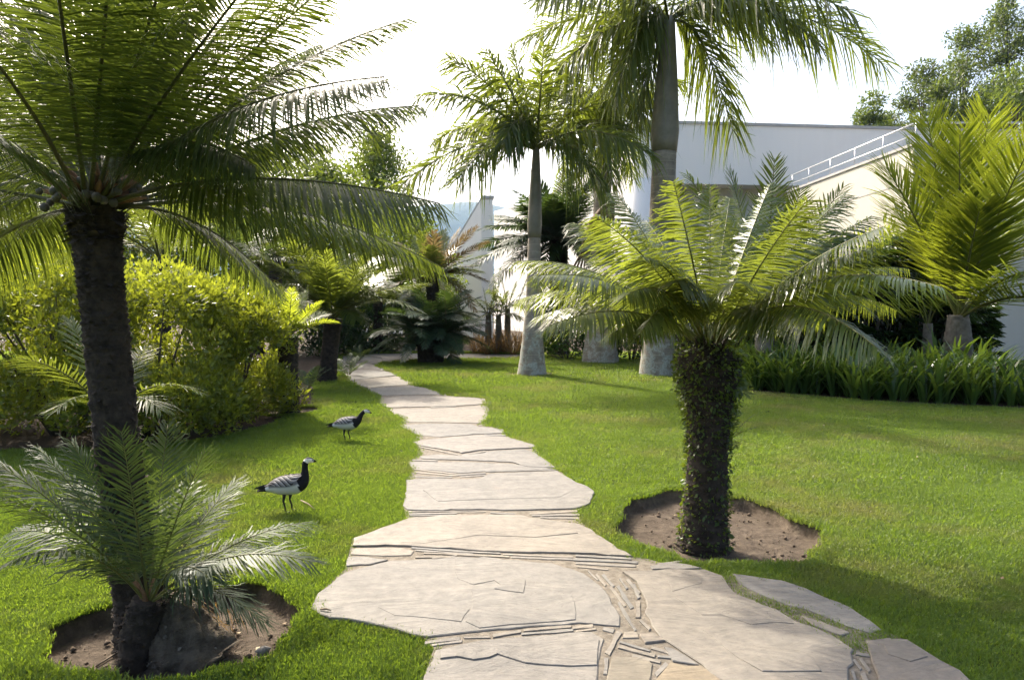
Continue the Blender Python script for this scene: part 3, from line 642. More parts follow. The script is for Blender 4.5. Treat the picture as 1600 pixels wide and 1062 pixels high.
# old swollen stump beside it
bS = np.array([*AT(296, 1010, 3.42)[:2], -.13])
st = thing('old_stump', 'weathered grey cone-shaped old stump beside the low cycad', 'stump', bS)
th = np.arange(40) / 40 * 2 * math.pi; zz_ = np.linspace(-.02, .36, 26); tt = np.linspace(0, 1, 26)
rr_ = np.interp(tt, [0, .12, .3, .6, .85, 1], [.235, .205, .175, .13, .08, .03])
prof = np.column_stack([-.10 * tt ** .8, .03 * tt, zz_])
nz = 1 + .10 * np.sin(th[None] * 5 + 6 * tt[:, None]) * (1 - tt[:, None]) + .10 * np.sin(th[None] * 9 + 1 + 9 * tt[:, None]) + .09 * np.sin(th[None] * 4 - 14 * tt[:, None]) + RNG.normal(0, .045, (26, 40))
V, Qd = tube(prof, rr_, 40, nz); obj('stump_body', mesh_np('stump_body', V, [Qd], smooth=True), simple_mat('weathered_stump', (.10, .078, .055), (.28, .23, .17), 16, .95, 1.0, .05), st)
shaggy(st, prof, rr_, 700, .022, BARK_G, 17)

# ================================================================== cycad C: ivy-clad one on the right
bC = np.array([*AT(1100, 850, 5.05)[:2], -.13]); dC = 5.05; cC = AT(1108, 540, dC)
C = thing('ivy_clad_cycad', 'cycad with creeper-covered trunk in the right soil pit', 'cycad', bC)
pc = [AT(x, y, dC) - bC for x, y in ((1098, 866), (1100, 840), (1103, 780), (1106, 700), (1108, 640), (1108, 600), (1106, 560), (1108, 535))]
rC = [.205, .17, .155, .145, .160, .215, .235, .13]
cycad_trunk(C, pc, rC, seed=8, seg=40); shaggy(C, pc, rC, 1100, .035, BARK_D, 9)
def ivy(name, plant, P, R, n, size, mat, seed, bias=0):
    r = np.random.default_rng(seed); P = np.asarray(P, float); t = r.random(n) ** (1 / (1 + bias)); s = np.linspace(0, 1, len(P))
    Cc = np.column_stack([np.interp(t, s, P[:, k]) for k in range(3)]); RR = np.interp(t, s, R); a = r.random(n) * 2 * math.pi
    D = np.column_stack([np.cos(a), np.sin(a), r.normal(0, .3, n)]); B = Cc + D * (RR * r.uniform(.98, 1.12, n))[:, None]
    o = leaves(B, norm(D * .6 + np.column_stack([r.normal(0, .5, n), r.normal(0, .5, n), r.uniform(-1, .3, n)])), size, r, wid=.62)
    ob = obj(name, mesh_np(name, *o[:1], o[1], rnd=o[2]), mat, plant); ob['kind'] = 'stuff'; return ob
def leaves(B, U, size, r, wid=.42, fold=.25, sj=.3):
    n = len(B); l = (size * (1 + r.normal(0, sj, n)).clip(.35, 2))[:, None]
    A_ = norm(np.cross(U, r.normal(0, 1, (n, 3)))); Nn = np.cross(U, A_); w_ = l * wid * .5
    mid = B + U * l * .45
    V = np.stack([B, mid + A_ * w_ + Nn * w_ * fold, B + U * l, mid - A_ * w_ + Nn * w_ * fold], 1).reshape(-1, 3)
    k = np.arange(n)[:, None] * 4; T = np.vstack([k + [0, 1, 2], k + [0, 2, 3]])
    return V, [T], np.repeat(np.clip(r.normal(.5, .25, n), 0, 1), 4)
for k in range(26):
    a = k * 2.4; d = np.array([math.cos(a), math.sin(a), 1.3]); p = cC - bC + np.array([math.cos(a), math.sin(a), 0]) * (.05 + .1 * (k % 3) / 2) - (0, 0, .05)
    m = MB(); m.tube([p, p + d * .05, p + d * .10], [.02, .015, .004], 6); m.build('leaf_stub', BARK_D, C)
ivy('creeper', C, pc, rC, 4200, .029, L_ivy, 21, .6)
mC = (L_bright, STEM)
S_C = dict(n=100, ll=.27, lw=.012, a0=80, a1=38, v=-16, droop=.36, pet=.22, rr=.009, seg=4, vjit=5)
for k, (x, y, L, tw, ar) in enumerate([(806,408,1.55,1,.26),(836,431,1.5,-1,.24),(834,497,1.5,1,.26),(850,512,1.45,-1,.24),(953,524,1.0,-1,.30),(896,348,1.5,1,.16),(964,304,1.5,1,.10),(1052,284,1.5,-1,.08),(1204,287,1.55,1,.08),(1262,312,1.55,-1,.10),
      (1322,304,1.65,1,.10),(1362,338,1.65,1,.14),(1380,354,1.65,-1,.15),(1366,386,1.55,-1,.16),(1475,450,1.9,-1,.26),(1400,484,1.75,1,.28),(1372,545,1.6,-1,.32),(1420,420,1.9,1,.22),(1390,366,1.85,1,.14),(1210,508,.80,-1,.50),
      (1000,400,1.35,-1,.24),(930,400,1.5,1,.2),(1140,310,1.5,1,.06),(1010,345,1.5,1,.14),(1240,400,1.45,1,.16),(1300,430,1.5,1,.2),(980,460,1.2,-1,.32),(900,450,1.45,1,.26),(1060,440,1.0,-1,.36),(1290,500,1.4,1,.3),(1150,440,1.0,-1,.3),(930,338,1.55,-1,.16),(806,470,1.55,1,.3),(1000,520,.95,-1,.5)]):
    frond_px(C, cC + np.array([(x - 1108) / 360 * .12, -.05 * (tw < 0), .0]), x, y, L, tw, ar, mats=mC, seed=1400 + k, **S_C)
rand_fronds(C, cC, 1, 1.35, (45, 80), .06, mC, 15, **{**S_C, 'n': 64})
# hanging fern on the trunk
fb_ = AT(1138, 690, dC - .02); fern = thing('trunk_fern', 'small fern growing from the creeper-covered trunk', 'fern', AT(1136, 690, dC))
for k, (x, y) in enumerate(((1178, 648), (1150, 640), (1180, 668), (1165, 690), (1150, 700))):
    frond_px(fern, fb_, x, y, .28, 1 if k % 2 else -1, .15, mats=(L_small, STEM), seed=1500 + k, n=16, ll=.06, lw=.009, v=5, droop=.1, rr=.003, pet=.2)
# star-leaved vine leaves near the trunk top
vl = thing('vine_shoot', 'pale green vine shoot with pointed leaves below the right cycad crown', 'vine', AT(1150, 590, dC - .1))
for k, (x, y) in enumerate(((1158, 596), (1148, 608), (1162, 612), (1120, 592), (1140, 575))):
    m = MB(); c_ = AT(x, y, dC - .12) - np.array(vl.location)
    for q in range(5):
        a = -math.pi / 2 + (q - 2) * .62 + k; d = np.array([math.cos(a), -.2, math.sin(a)]); s_ = np.array([-math.sin(a), .1, math.cos(a)])
        m.add([c_, c_ + d * .045 + s_ * .012, c_ + d * .085, c_ + d * .045 - s_ * .012], [(0, 1, 2, 3)], 0, .8)
    m.build('leaf', L_bright, vl)
m = MB(); m.tube([AT(1130, 560, dC - .1) - np.array(vl.location), AT(1150, 590, dC - .13) - np.array(vl.location), AT(1152, 615, dC - .12) - np.array(vl.location)], .004, 6); m.build('stem', STEM, vl)

# ================================================================== mid-distance cycads
def far_cycad(name, label, base, crown, tr, tips, mats, seed, Lr=None, extra=None, trunk=True, group=None, **kw):
    b = np.asarray(base, float); p = thing(name, label, 'cycad', b, group)
    c = np.asarray(crown, float)
    if trunk:
        P = [b * 0 - (0, 0, .08), (c - b) * .3, (c - b) * .7, c - b]; cycad_trunk(p, P, [tr * 1.25, tr, tr, tr * 1.1], seed=seed, seg=24, amp=.2)
    for k, t in enumerate(tips):
        x, y, L, tw, ar = t[:5]; mm = t[5] if len(t) > 5 else mats
        frond_px(p, c, x, y, L, tw, ar, mats=mm, seed=seed * 100 + k, **kw)
    return p
rust = (L_rust, STEM)
S_D = dict(n=60, ll=.50, lw=.032, a0=72, a1=38, v=4, droop=.22, pet=.16, rr=.02, seg=3)
bD = G(510, 596); cD = AT(521, 497, bD[1])
D = far_cycad('green_cycad', 'broad green cycad on a dark trunk left of the path bend', bD, cD, .19,
    [(367,378,2.6,-1,.2),(400,402,2.2,-1,.18),(437,443,1.7,-1,.2),(474,402,1.8,1,.1),(509,420,1.6,-1,.06),(548,400,1.8,1,.06),(572,398,1.9,-1,.08),(590,412,1.9,-1,.1),(620,418,2.1,1,.14),(586,452,1.4,-1,.25),(657,486,2.3,-1,.3),(556,500,.9,-1,.5),
     (640,450,2.2,1,.22),(420,380,2.2,1,.16),(530,395,1.8,1,.05),(490,395,1.8,1,.05),(395,440,2.1,1,.25),(610,440,1.8,1,.2),(450,500,1.3,-1,.4)], (L_bright, STEM), 31, **S_D)
rand_fronds(D, cD, 10, 2.0, (15, 70), .14, (L_bright, STEM), 37, **S_D)
bE = G(452, 645) - (0, 0, .05); cE = AT(450, 525, bE[1])
far_cycad('upright_cycad', 'small upright yellow-green cycad beside the flowering shrubs', bE, cE, .15,
    [(456,452,.9,-1,.03),(429,448,.95,1,.05),(478,455,.9,1,.05),(502,472,.9,-1,.08),(510,490,.85,1,.12),(528,504,.95,-1,.18),(400,468,.95,-1,.1),(385,490,.9,1,.14),(440,452,.9,1,.03),(412,455,.9,1,.06),(490,515,.6,-1,.3),(400,520,.7,-1,.3)],
    (L_glow, STEM), 32, n=50, ll=.20, lw=.016, a0=68, a1=35, v=14, droop=.08, pet=.16, rr=.010)
bF = G(672, 567); cF = AT(676, 528, bF[1])
S_F = dict(n=44, ll=.34, lw=.036, a0=72, a1=38, v=6, droop=.16, pet=.12, rr=.016, seg=2)
Fp = thing('squat_cycad', 'squat many-headed dark cycad at the path bend', 'cycad', bF)
for k, (dx, top_) in enumerate(((-.35, 524), (0, 505), (.35, 520), (.1, 540))):
    cc = AT(676 + dx * 60, top_, bF[1] - .1 + .15 * (k % 2)); cycad_trunk(Fp, [np.array([dx * .5, 0, -.08]), (cc - bF) * .5 + (dx * .1, 0, 0), cc - bF], [.22, .18, .17], seed=40 + k, seg=20)
    rand_fronds(Fp, cc, 22, 1.45, (-30, 55), .26, (L_dark, STEM_D), 41 + k, **S_F)
bF2 = G(680, 561); cF2 = AT(675, 434, bF2[1])
rg = (L_bright, STEM)
rusty = far_cycad('rusty_cycad', 'taller cycad with rust-brown frond tips behind the squat cycad', bF2, cF2, .2,
    [(601,452,2.0,-1,.12,rust),(604,410,2.0,1,.10,rg),(641,393,1.5,-1,.05,rg),(622,380,1.8,1,.06,rust),(650,372,1.7,1,.04,rg),(678,362,1.7,-1,.03,rust),(698,370,1.6,1,.03,rg),(718,358,1.9,1,.05,rust),(744,355,2.2,-1,.07,rust),(762,378,2.2,-1,.1,rust),(780,398,2.5,1,.14,(L_cyc, STEM)),
     (762,440,2.0,-1,.22,rust),(742,486,1.9,-1,.4,rust),(628,470,1.4,-1,.35,rg),(700,480,1.0,-1,.5,rg),(660,380,1.7,1,.05,rg),(735,400,1.7,1,.1,rg),(605,480,2.0,1,.3,(L_cyc, STEM))],
    rg, 33, n=52, ll=.40, lw=.038, a0=68, a1=36, v=8, droop=.14, pet=.16, rr=.018, seg=2)
rand_fronds(rusty, cF2, 16, 1.6, (5, 75), .14, rg, 36, n=48, ll=.38, lw=.036, v=6, droop=.16, pet=.14, rr=.016, seg=2)
bG = G(872, 554); cG = AT(873, 375, bG[1])
great = far_cycad('great_cycad', 'great dark cycad with dense crown between the first two royal palms', bG, cG, .32,
    [(742,412,3.6,-1,.16),(762,355,3.2,1,.12),(774,336,3.1,-1,.12),(799,318,3.0,1,.1),(816,308,2.8,-1,.08),(840,300,2.6,1,.05),(861,305,2.6,-1,.05),(892,303,2.6,1,.05),(914,308,2.7,-1,.07),(934,318,2.7,1,.1),(768,448,3.2,-1,.28),(806,482,2.9,-1,.4),(974,344,3.2,1,.15),
     (750,385,3.4,1,.15),(960,380,3.0,-1,.2),(940,440,2.6,-1,.35),(850,330,2.2,-1,.05),(820,350,2.2,-1,.1),(910,350,2.2,-1,.1),(840,460,2.2,-1,.5),(890,470,2.2,-1,.5),(930,400,2.2,-1,.25),(790,420,2.4,-1,.25),(870,300,2.6,1,.04),(785,380,2.8,-1,.15)],
    (L_dark, STEM_D), 34, n=60, ll=.66, lw=.055, a0=72, a1=38, v=2, droop=.2, pet=.12, rr=.03, seg=2)

rand_fronds(great, cG, 26, 2.6, (-15, 70), .18, (L_dark, STEM_D), 35, n=50, ll=.6, lw=.055, v=2, droop=.2, pet=.12, rr=.03, seg=2)
# ================================================================== royal palms
def royal(name, label, base, shaft0, shaft1, radii, tips, seed, spear=True, L_leaf=.76, n=88):
    b = np.asarray(base, float); p = thing(name, label, 'palm', b, 'royal palms on the lawn')
    z0, z1 = shaft0[2] - b[2], shaft1[2] - b[2]; hs = np.array([0, .03, .12, .3, .5, .75, .9, 1.]); n_ = 90
    t = np.linspace(0, 1, n_); r = np.random.default_rng(seed)
    xo = (shaft0[0] - b[0]) * t
    P = np.column_stack([xo, 0 * t, -.05 + (z0 + .05) * t]); R = np.interp(t, hs, radii)
    ringd = np.exp(-((t * z0 * 5.5) % 1 - .5) ** 2 / .01) * .012 * np.clip(t * 2 - .5, 0, 1)
    V, Qd = tube(P, R, 28, (1 + ringd)[:, None] * (1 + r.normal(0, .006, (n_, 28)))); obj('trunk', mesh_np('trunk', V, [Qd], smooth=True), ROYAL, p)
    tt = np.linspace(0, 1, 14); P = np.column_stack([(shaft0[0] - b[0]) + (shaft1[0] - shaft0[0]) * tt, 0 * tt, z0 + .002 + (z1 - z0) * tt])
    V, Qd = tube(P, np.interp(tt, [0, .15, .5, 1], [radii[-1] * 1.05, radii[-1] * 1.18, radii[-1] * .95, radii[-1] * .5]), 20); obj('crownshaft', mesh_np('crownshaft', V, [Qd], smooth=True), SHAFT, p)
    c = np.asarray(shaft1, float)
    for k, (x, y, L, tw, ar) in enumerate(tips):
        frond_px(p, c - (0, 0, .05 + .1 * r.random()), x, y, L, tw, ar, mats=(L_royal, STEM), seed=seed * 100 + k, n=n, ll=L_leaf, lw=.042, a0=62, a1=35, v=4, vjit=32, droop=.72, pet=.10, rr=.035, seg=3, ljit=.16, roll=r.uniform(-40, 40), tipl=.5, twist=30)
    return p
b1 = G(831, 586)
P1 = royal('royal_palm', 'slim royal palm nearest the path with lichen-mottled swollen foot', b1, AT(835, 372, b1[1]), AT(838, 226, b1[1]), [.38, .37, .32, .25, .19, .17, .165, .155],
    [(632,285,3.4,-1,.30),(714,282,2.6,-1,.42),(655,150,3.2,-1,.30),(787,222,1.6,-1,.75),(948,302,2.5,-1,.42),(1016,242,3.1,-1,.32),(700,90,2.9,1,.22),(760,80,2.6,-1,.12),(800,75,2.6,1,.05),(850,70,2.7,-1,.03),(900,110,2.6,1,.14),(960,160,2.6,1,.25),(900,230,2.0,1,.5),(740,200,2.3,1,.4),(680,220,2.8,1,.35),(985,200,2.8,1,.3)], 51)
b2 = G(938, 566)
P2 = royal('royal_palm', 'royal palm with a hanging dead leaf sheath, standing farthest back', b2, AT(941, 300, b2[1]), AT(945, 190, b2[1]), [.58, .57, .50, .40, .30, .27, .265, .25],
    [(800,200,3.4,1,.3),(760,130,3.8,-1,.25),(860,90,3.2,1,.15),(930,60,3.0,1,.05),(1000,80,3.0,-1,.1),(1070,130,3.3,1,.25),(1040,220,2.6,-1,.45),(990,280,2.2,1,.6),(880,280,2.4,1,.5),(840,150,3.0,-1,.25),(900,140,2.0,-1,.3),(1010,160,2.6,-1,.3),(955,290,2.2,-1,.6)], 52)
b3 = G(1027, 586)
P3 = royal('royal_palm', 'tallest thick royal palm standing behind the ivy-clad cycad', b3, AT(1038, 238, b3[1]), AT(1045, 28, b3[1]), [.46, .45, .41, .36, .33, .31, .295, .29],
    [(822,60,3.9,1,.22),(850,130,3.6,-1,.28),(1145,205,2.3,-1,.55),(1380,100,5.4,1,.30),(1330,20,4.6,-1,.3),(960,150,2.8,-1,.5),(900,90,3.2,1,.35),(780,-60,4.4,-1,.2),(880,-120,4.2,1,.15),(1000,-160,4,-1,.1),(1100,-160,4,1,.1),(1220,-110,4.3,1,.18),(1190,60,3.0,1,.4),(1000,180,2.2,1,.6),(840,0,4.0,-1,.25),(1280,70,3.9,-1,.4),(920,200,3.2,1,.45)], 53, L_leaf=1.0, n=125)
# dead sheath on the second palm
m = MB(); y2 = b2[1] - .32
sh = [AT(958, 312, y2), AT(948, 335, y2 - .05), AT(930, 352, y2 - .1), AT(918, 378, y2 - .1), AT(908, 402, y2 - .08)]; R = [.06, .28, .22, .16, .05]
V, Qd = tube(np.array(sh) - b2, R, 12, np.abs(np.cos(np.arange(12) / 12 * 2 * math.pi))[None] * .8 + .25 + 0 * np.ones((5, 12))); m.add(V, Qd); m.build('dead_sheath', SHEATH, P2)
m = MB(); 
for q in range(5): m.tube([np.array(sh[3]) - b2, np.array(sh[4]) - b2 + (.1 * (q - 2), 0, -.25), np.array(sh[4]) - b2 + (.14 * (q - 2), 0, -.5)], [.04, .03, .006], 6)
m.build('dead_tip', SHEATH, P2)

# ================================================================== young palms on the right
def young(name, label, base, crown, tr, tips, mats, seed, group=None, trunk_h=None, **kw):
    b = np.asarray(base, float); p = thing(name, label, 'palm', b, group); c = np.asarray(crown, float)
    t = np.linspace(0, 1, 40); P = (c - b)[None] * t[:, None] - np.array([0, 0, .06]) * (1 - t[:, None]); r = np.random.default_rng(seed)
    ringd = 1 + .05 * ((t * 9) % 1 < .15); V, Qd = tube(P, np.interp(t, [0, .1, .7, 1], [tr * 1.25, tr, tr * .95, tr * .7]) * ringd, 20, 1 + r.normal(0, .02, (40, 20)))
    obj('trunk', mesh_np('trunk', V, [Qd], smooth=True), BARK_G, p)
    for k, tp in enumerate(tips):
        x, y, L, tw, ar = tp; frond_px(p, c - (0, 0, .1), x, y, L, tw, ar, mats=mats, seed=seed * 100 + k, **kw)
    return p
bQ = G(1498, 606)
Q_ = young('young_palm', 'bushy yellow-green young palm with ringed trunk in the bed', bQ, AT(1497, 492, bQ[1]), .27,
    [(1385,262,3.6,-1,.12),(1612,225,3.9,-1,.10),(1450,190,4.0,1,.03),(1545,180,4.1,1,.03),(1660,300,3.8,1,.14),(1400,330,3.0,1,.12),(1640,420,2.9,-1,.2),(1500,210,3.8,-1,.02),(1420,240,3.7,1,.06),(1580,260,3.6,1,.06),(1700,480,3.2,-1,.2),(1530,330,2.6,-1,.1)],
    (L_glow, STEM), 61, n=96, ll=1.2, lw=.036, a0=58, a1=30, v=8, droop=.16, pet=.2, rr=.035, seg=3, vjit=10, tipl=.45)
bR = G(1192, 602)
young('young_palm', 'slim dark-leaved palm rising behind the ivy-clad cycad', bR, AT(1196, 470, bR[1]), .2,
    [(1210,248,3.3,-1,.02),(1140,268,3.1,1,.04),(1075,275,3.4,-1,.08),(1318,292,3.2,1,.06),(1250,300,2.6,-1,.06),(1110,330,2.6,1,.1),(1280,380,2.2,1,.2)], (L_royal, STEM), 62, n=44, ll=.62, lw=.036, a0=58, a1=30, v=10, droop=.2, pet=.2, rr=.03, seg=3, vjit=8)
bT = G(1449, 596)
young('young_palm', 'thin young palm with a single stalk beside the bushy yellow-green palm', bT, AT(1450, 505, bT[1]), .13,
    [(1462,440,1.0,-1,.1),(1430,420,1.2,1,.1),(1475,470,.8,-1,.3)], (L_royal, STEM), 63, n=18, ll=.4, lw=.03, a0=58, a1=30, v=10, droop=.2, pet=.5, rr=.02, seg=3)
bI = np.array([*AT(168, 600, 7.2)[:2], 0])
young('young_palm', 'young palm half hidden behind the tall cycad trunk', bI, AT(172, 640, 7.2), .06,
    [(28,560,1.25,-1,.25),(312,612,1.15,-1,.35),(165,490,1.3,1,.1),(110,500,1.2,1,.12),(230,540,1.1,1,.2),(250,640,.9,-1,.4),(90,640,.9,-1,.4)], (L_bright, STEM), 64, n=30, ll=.30, lw=.016, a0=60, a1=32, v=6, droop=.2, pet=.2, rr=.012, seg=3)
# slim palms by the far wall
for k, (x, yb, yt) in enumerate(((763, 553, 488), (779, 553, 492), (793, 552, 478))):
    bb = G(x, yb)
    young('slim_palm', ['leftmost slim palm against the far white wall', 'middle slim palm against the far white wall', 'rightmost slim palm against the far white wall'][k], bb, AT(x, yt, bb[1]), .12,
        [(x - 30, yt - 25, 1.0, -1, .2), (x + 28, yt - 22, 1.0, 1, .2), (x - 8, yt - 38, 1.0, 1, .05), (x + 14, yt - 36, 1.0, -1, .06), (x - 36, yt + 8, .9, -1, .4), (x + 34, yt + 6, .9, -1, .4)], (L_royal, STEM), 65 + k, 'slim palms by the far wall', n=26, ll=.42, lw=.035, a0=60, a1=32, v=6, droop=.35, pet=.15, rr=.02, seg=2)

# ================================================================== shrubs, clumps and trees
def shrub(name, label, base, rad_, hgt, n, size, mat, seed, group=None, cat='shrub', shell=.75, stems=9, wid=.42, upb=.55):
    r = np.random.default_rng(seed); b = np.asarray(base, float); p = thing(name, label, cat, b, group)
    nb = 64; lob = norm(r.normal(0, 1, (nb, 3))); lob[:, 2] = np.where(lob[:, 2] < -.5, -lob[:, 2], lob[:, 2]); lob = norm(lob)
    cen = np.sign(lob) * np.abs(lob) ** .7 * np.array([rad_[0], rad_[1], hgt * .5]) * r.uniform(.55, .92, (nb, 1)) + [0, 0, hgt * .47]
    nl = nb // 3; al_ = r.uniform(0, 6.283, nl); rl_ = r.uniform(.65, .98, nl); cen[:nl] = np.column_stack([np.cos(al_) * rad_[0] * rl_, np.sin(al_) * rad_[1] * rl_, hgt * r.uniform(.07, .32, nl)])
    pick = r.integers(0, nb, n); d = norm(r.normal(0, 1, (n, 3))); rr2 = (min(rad_) * .30) * r.random((n, 1)) ** .4
    B = cen[pick] + d * rr2; B[:, 2] = np.abs(B[:, 2]) + .03
    U = norm(d * .6 + np.array([0, 0, upb]) + r.normal(0, .45, (n, 3)))
    V, T, rn = leaves(B, U, size, r, wid); o = obj('foliage', mesh_np('foliage', V, T, rnd=rn), mat, p); o['kind'] = 'stuff'
    m = MB()
    for k in range(stems):
        tp = cen[r.integers(0, nb)]; m.tube([(tp[0] * .12, tp[1] * .12, -.03), tp * [.5, .5, .55], tp], [.025, .016, .004], 5 if False else 6)
    o = m.build('branches', BRANCH, p); o['kind'] = 'stuff'
    return p
HG = [('leafy yellow-green shrub at the far left edge of the hedge', (-7.5, 9.0), (1.4, 1.2), 2.3), ('tallest leafy yellow-green shrub right behind the tall cycad trunk', (-6.0, 9.1), (1.3, 1.2), 2.4),
      ('rounded yellow-green shrub right of the tall cycad trunk', (-4.75, 9.0), (1.05, 1.1), 2.15), ('yellow-green shrub at the path end of the hedge', (-4.2, 10.3), (.85, 1.0), 1.9)]
for k, (lb, xy, rd, hh) in enumerate(HG):
    shrub('leafy_shrub', lb, (*xy, 0), rd, hh * 1.08, 20000, .074, L_hedge, 70 + k, 'shrubs of the left hedge', stems=14)
def flowers(shr, n, seed):
    r = np.random.default_rng(seed)
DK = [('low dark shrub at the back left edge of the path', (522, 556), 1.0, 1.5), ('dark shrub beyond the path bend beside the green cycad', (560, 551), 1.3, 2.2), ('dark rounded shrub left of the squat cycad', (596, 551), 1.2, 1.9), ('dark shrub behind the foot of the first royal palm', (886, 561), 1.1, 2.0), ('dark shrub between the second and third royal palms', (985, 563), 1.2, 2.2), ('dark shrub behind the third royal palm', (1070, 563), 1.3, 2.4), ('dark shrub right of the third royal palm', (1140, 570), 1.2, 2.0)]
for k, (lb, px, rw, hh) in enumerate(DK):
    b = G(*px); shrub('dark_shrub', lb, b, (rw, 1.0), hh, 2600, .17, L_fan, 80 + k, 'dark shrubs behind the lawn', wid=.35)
# lady palms behind the strap-leaf bed
def fan_clump(name, label, base, w_, hgt, nf, seed):
    r = np.random.default_rng(seed); b = np.asarray(base, float); p = thing(name, label, 'palm', b, 'lady palms behind the bed'); mS = MB(); Vs, Ts, Rn = [], [], []; n0 = 0
    for k in range(nf):
        a = r.uniform(0, 6.28); rr_ = r.random() ** .5; c = np.array([math.cos(a) * rr_ * w_, math.sin(a) * rr_ * w_ * .7, hgt * r.uniform(.12, 1.0) ** .8 * (1 - .22 * rr_)])
        if k % 4 == 0: mS.tube([(c[0] * .6, c[1] * .6, -.03), c * [.9, .9, .6], c], [.018, .014, .008], 6)
        out = norm(np.array([math.cos(a), math.sin(a), r.uniform(-.2, .5)])); sd_ = norm(np.cross(out, [0, 0, 1.])); nf_ = np.cross(sd_, out); q = r.integers(7, 10); l = r.uniform(.32, .48); tone = r.random()
        for j in range(q):
            ang = (j / (q - 1) - .5) * 2.9; d = out * math.cos(ang) + sd_ * math.sin(ang); s_ = -out * math.sin(ang) + sd_ * math.cos(ang)
            e = c + d * l * .55; t_ = c + d * l - np.array([0, 0, .3 * l])
            Vs.append(np.array([c, e + s_ * .03, t_, e - s_ * .03])); Ts.append(np.array([[0, 1, 2], [0, 2, 3]]) + n0); n0 += 4; Rn += [tone] * 4
    o = obj('fan_leaves', mesh_np('fan_leaves', np.concatenate(Vs), [np.concatenate(Ts)], rnd=Rn), L_fan, p); o['kind'] = 'stuff'
    o = mS.build('canes', BRANCH, p); o['kind'] = 'stuff'
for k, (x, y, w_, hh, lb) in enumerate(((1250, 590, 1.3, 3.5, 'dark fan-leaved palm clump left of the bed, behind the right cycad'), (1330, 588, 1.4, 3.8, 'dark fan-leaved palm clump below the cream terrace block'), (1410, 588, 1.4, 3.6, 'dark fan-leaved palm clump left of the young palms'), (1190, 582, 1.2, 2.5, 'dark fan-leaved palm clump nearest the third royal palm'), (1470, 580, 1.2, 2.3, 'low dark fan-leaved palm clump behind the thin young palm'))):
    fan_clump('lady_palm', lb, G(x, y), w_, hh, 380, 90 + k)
shrub('pointed_leaf_shrub', 'sunlit yellow-green shrub with pointed leaves below the terrace handrail', G(1352, 584), (1.3, .9), 3.9, 2600, .30, L_glow, 97, None, wid=.14, upb=1.0)
shrub('pointed_leaf_shrub', 'dark pointed-leaf shrub between the right cycad and the bushy young palm', G(1415, 583), (1.1, .8), 3.3, 2200, .30, L_strap, 98, None, wid=.14, upb=.8)
# strap-leaf border plants
def strap_mesh(seed, dry=False):
    r = np.random.default_rng(seed); Vs, Qs, Rn = [], [], []; n0 = 0
    for k in range(20 if not dry else 34):
        a = r.uniform(0, 6.28); L = r.uniform(.42, .78) * (1 if not dry else 1.1); e0 = r.uniform(50, 86) if not dry else r.uniform(30, 85); d = np.array([math.cos(a), math.sin(a), 0]); s_ = np.array([-math.sin(a), math.cos(a), 0]); w_ = r.uniform(.014, .022) * (1 if not dry else .6)
        p = d * r.uniform(0, .05); e = math.radians(e0); bend = math.radians(r.uniform(40, 120)); rows = []
        for q, ww in enumerate((.8, 1, 1, .8, .08)):
            rows += [p - s_ * w_ * ww + d * 0, p + s_ * w_ * ww]; p = p + (d * math.cos(e) + np.array([0, 0, math.sin(e)])) * L / 4; e -= bend / 4 * (q * .5 + .3)
        Vs.append(np.array(rows)); Qs.append(np.array([[2 * q, 2 * q + 1, 2 * q + 3, 2 * q + 2] for q in range(4)]) + n0); n0 += 10; Rn += [r.random()] * 10
    return mesh_np('strap_leaves', np.concatenate(Vs), [np.concatenate(Qs)], rnd=Rn)
SM = [strap_mesh(s) for s in range(5)]; DM = [strap_mesh(20 + s, True) for s in range(3)]
for m_ in SM: m_.materials.append(L_strap)
for m_ in DM: m_.materials.append(L_dry)
rb_ = np.random.default_rng(12); cnt = 0
fr = np.array([G(1172, 609)[:2], G(1250, 615)[:2], G(1400, 627)[:2], G(1640, 637)[:2]])
for row in range(6):
    for q in np.linspace(0, 1, 30):
        L_ = q * 3; i0 = min(2, int(L_)); p = fr[i0] + (fr[i0 + 1] - fr[i0]) * (L_ - i0); p = p + np.array([.05 * row, .12 + row * .40]) + rb_.normal(0, .07, 2)
        o = bpy.data.objects.new('border_plant', SM[cnt % 5]); COL.objects.link(o); o.location = (p[0], p[1], -.01); o.rotation_euler = (0, 0, rb_.uniform(0, 6.28)); s_ = rb_.uniform(1.15, 1.55) * (1 + .05 * row); o.scale = (s_, s_, s_)
        tag(o, 'strap-leaved green border plant in the bed along the right lawn', 'plant', 'strap-leaved border plants'); cnt += 1
for k, x in enumerate(np.linspace(742, 816, 12)):
    b = G(x, 553 + rb_.uniform(-1.2, 2)); o = bpy.data.objects.new('dry_grass_clump', DM[k % 3]); COL.objects.link(o); o.location = (b[0], b[1], -.01); o.rotation_euler = (0, 0, rb_.uniform(0, 6.28)); o.scale = (1.5, 1.5, 1.5)
    tag(o, 'brown dry grassy clump at the foot of the far white wall', 'plant', 'dry clumps by the far wall')

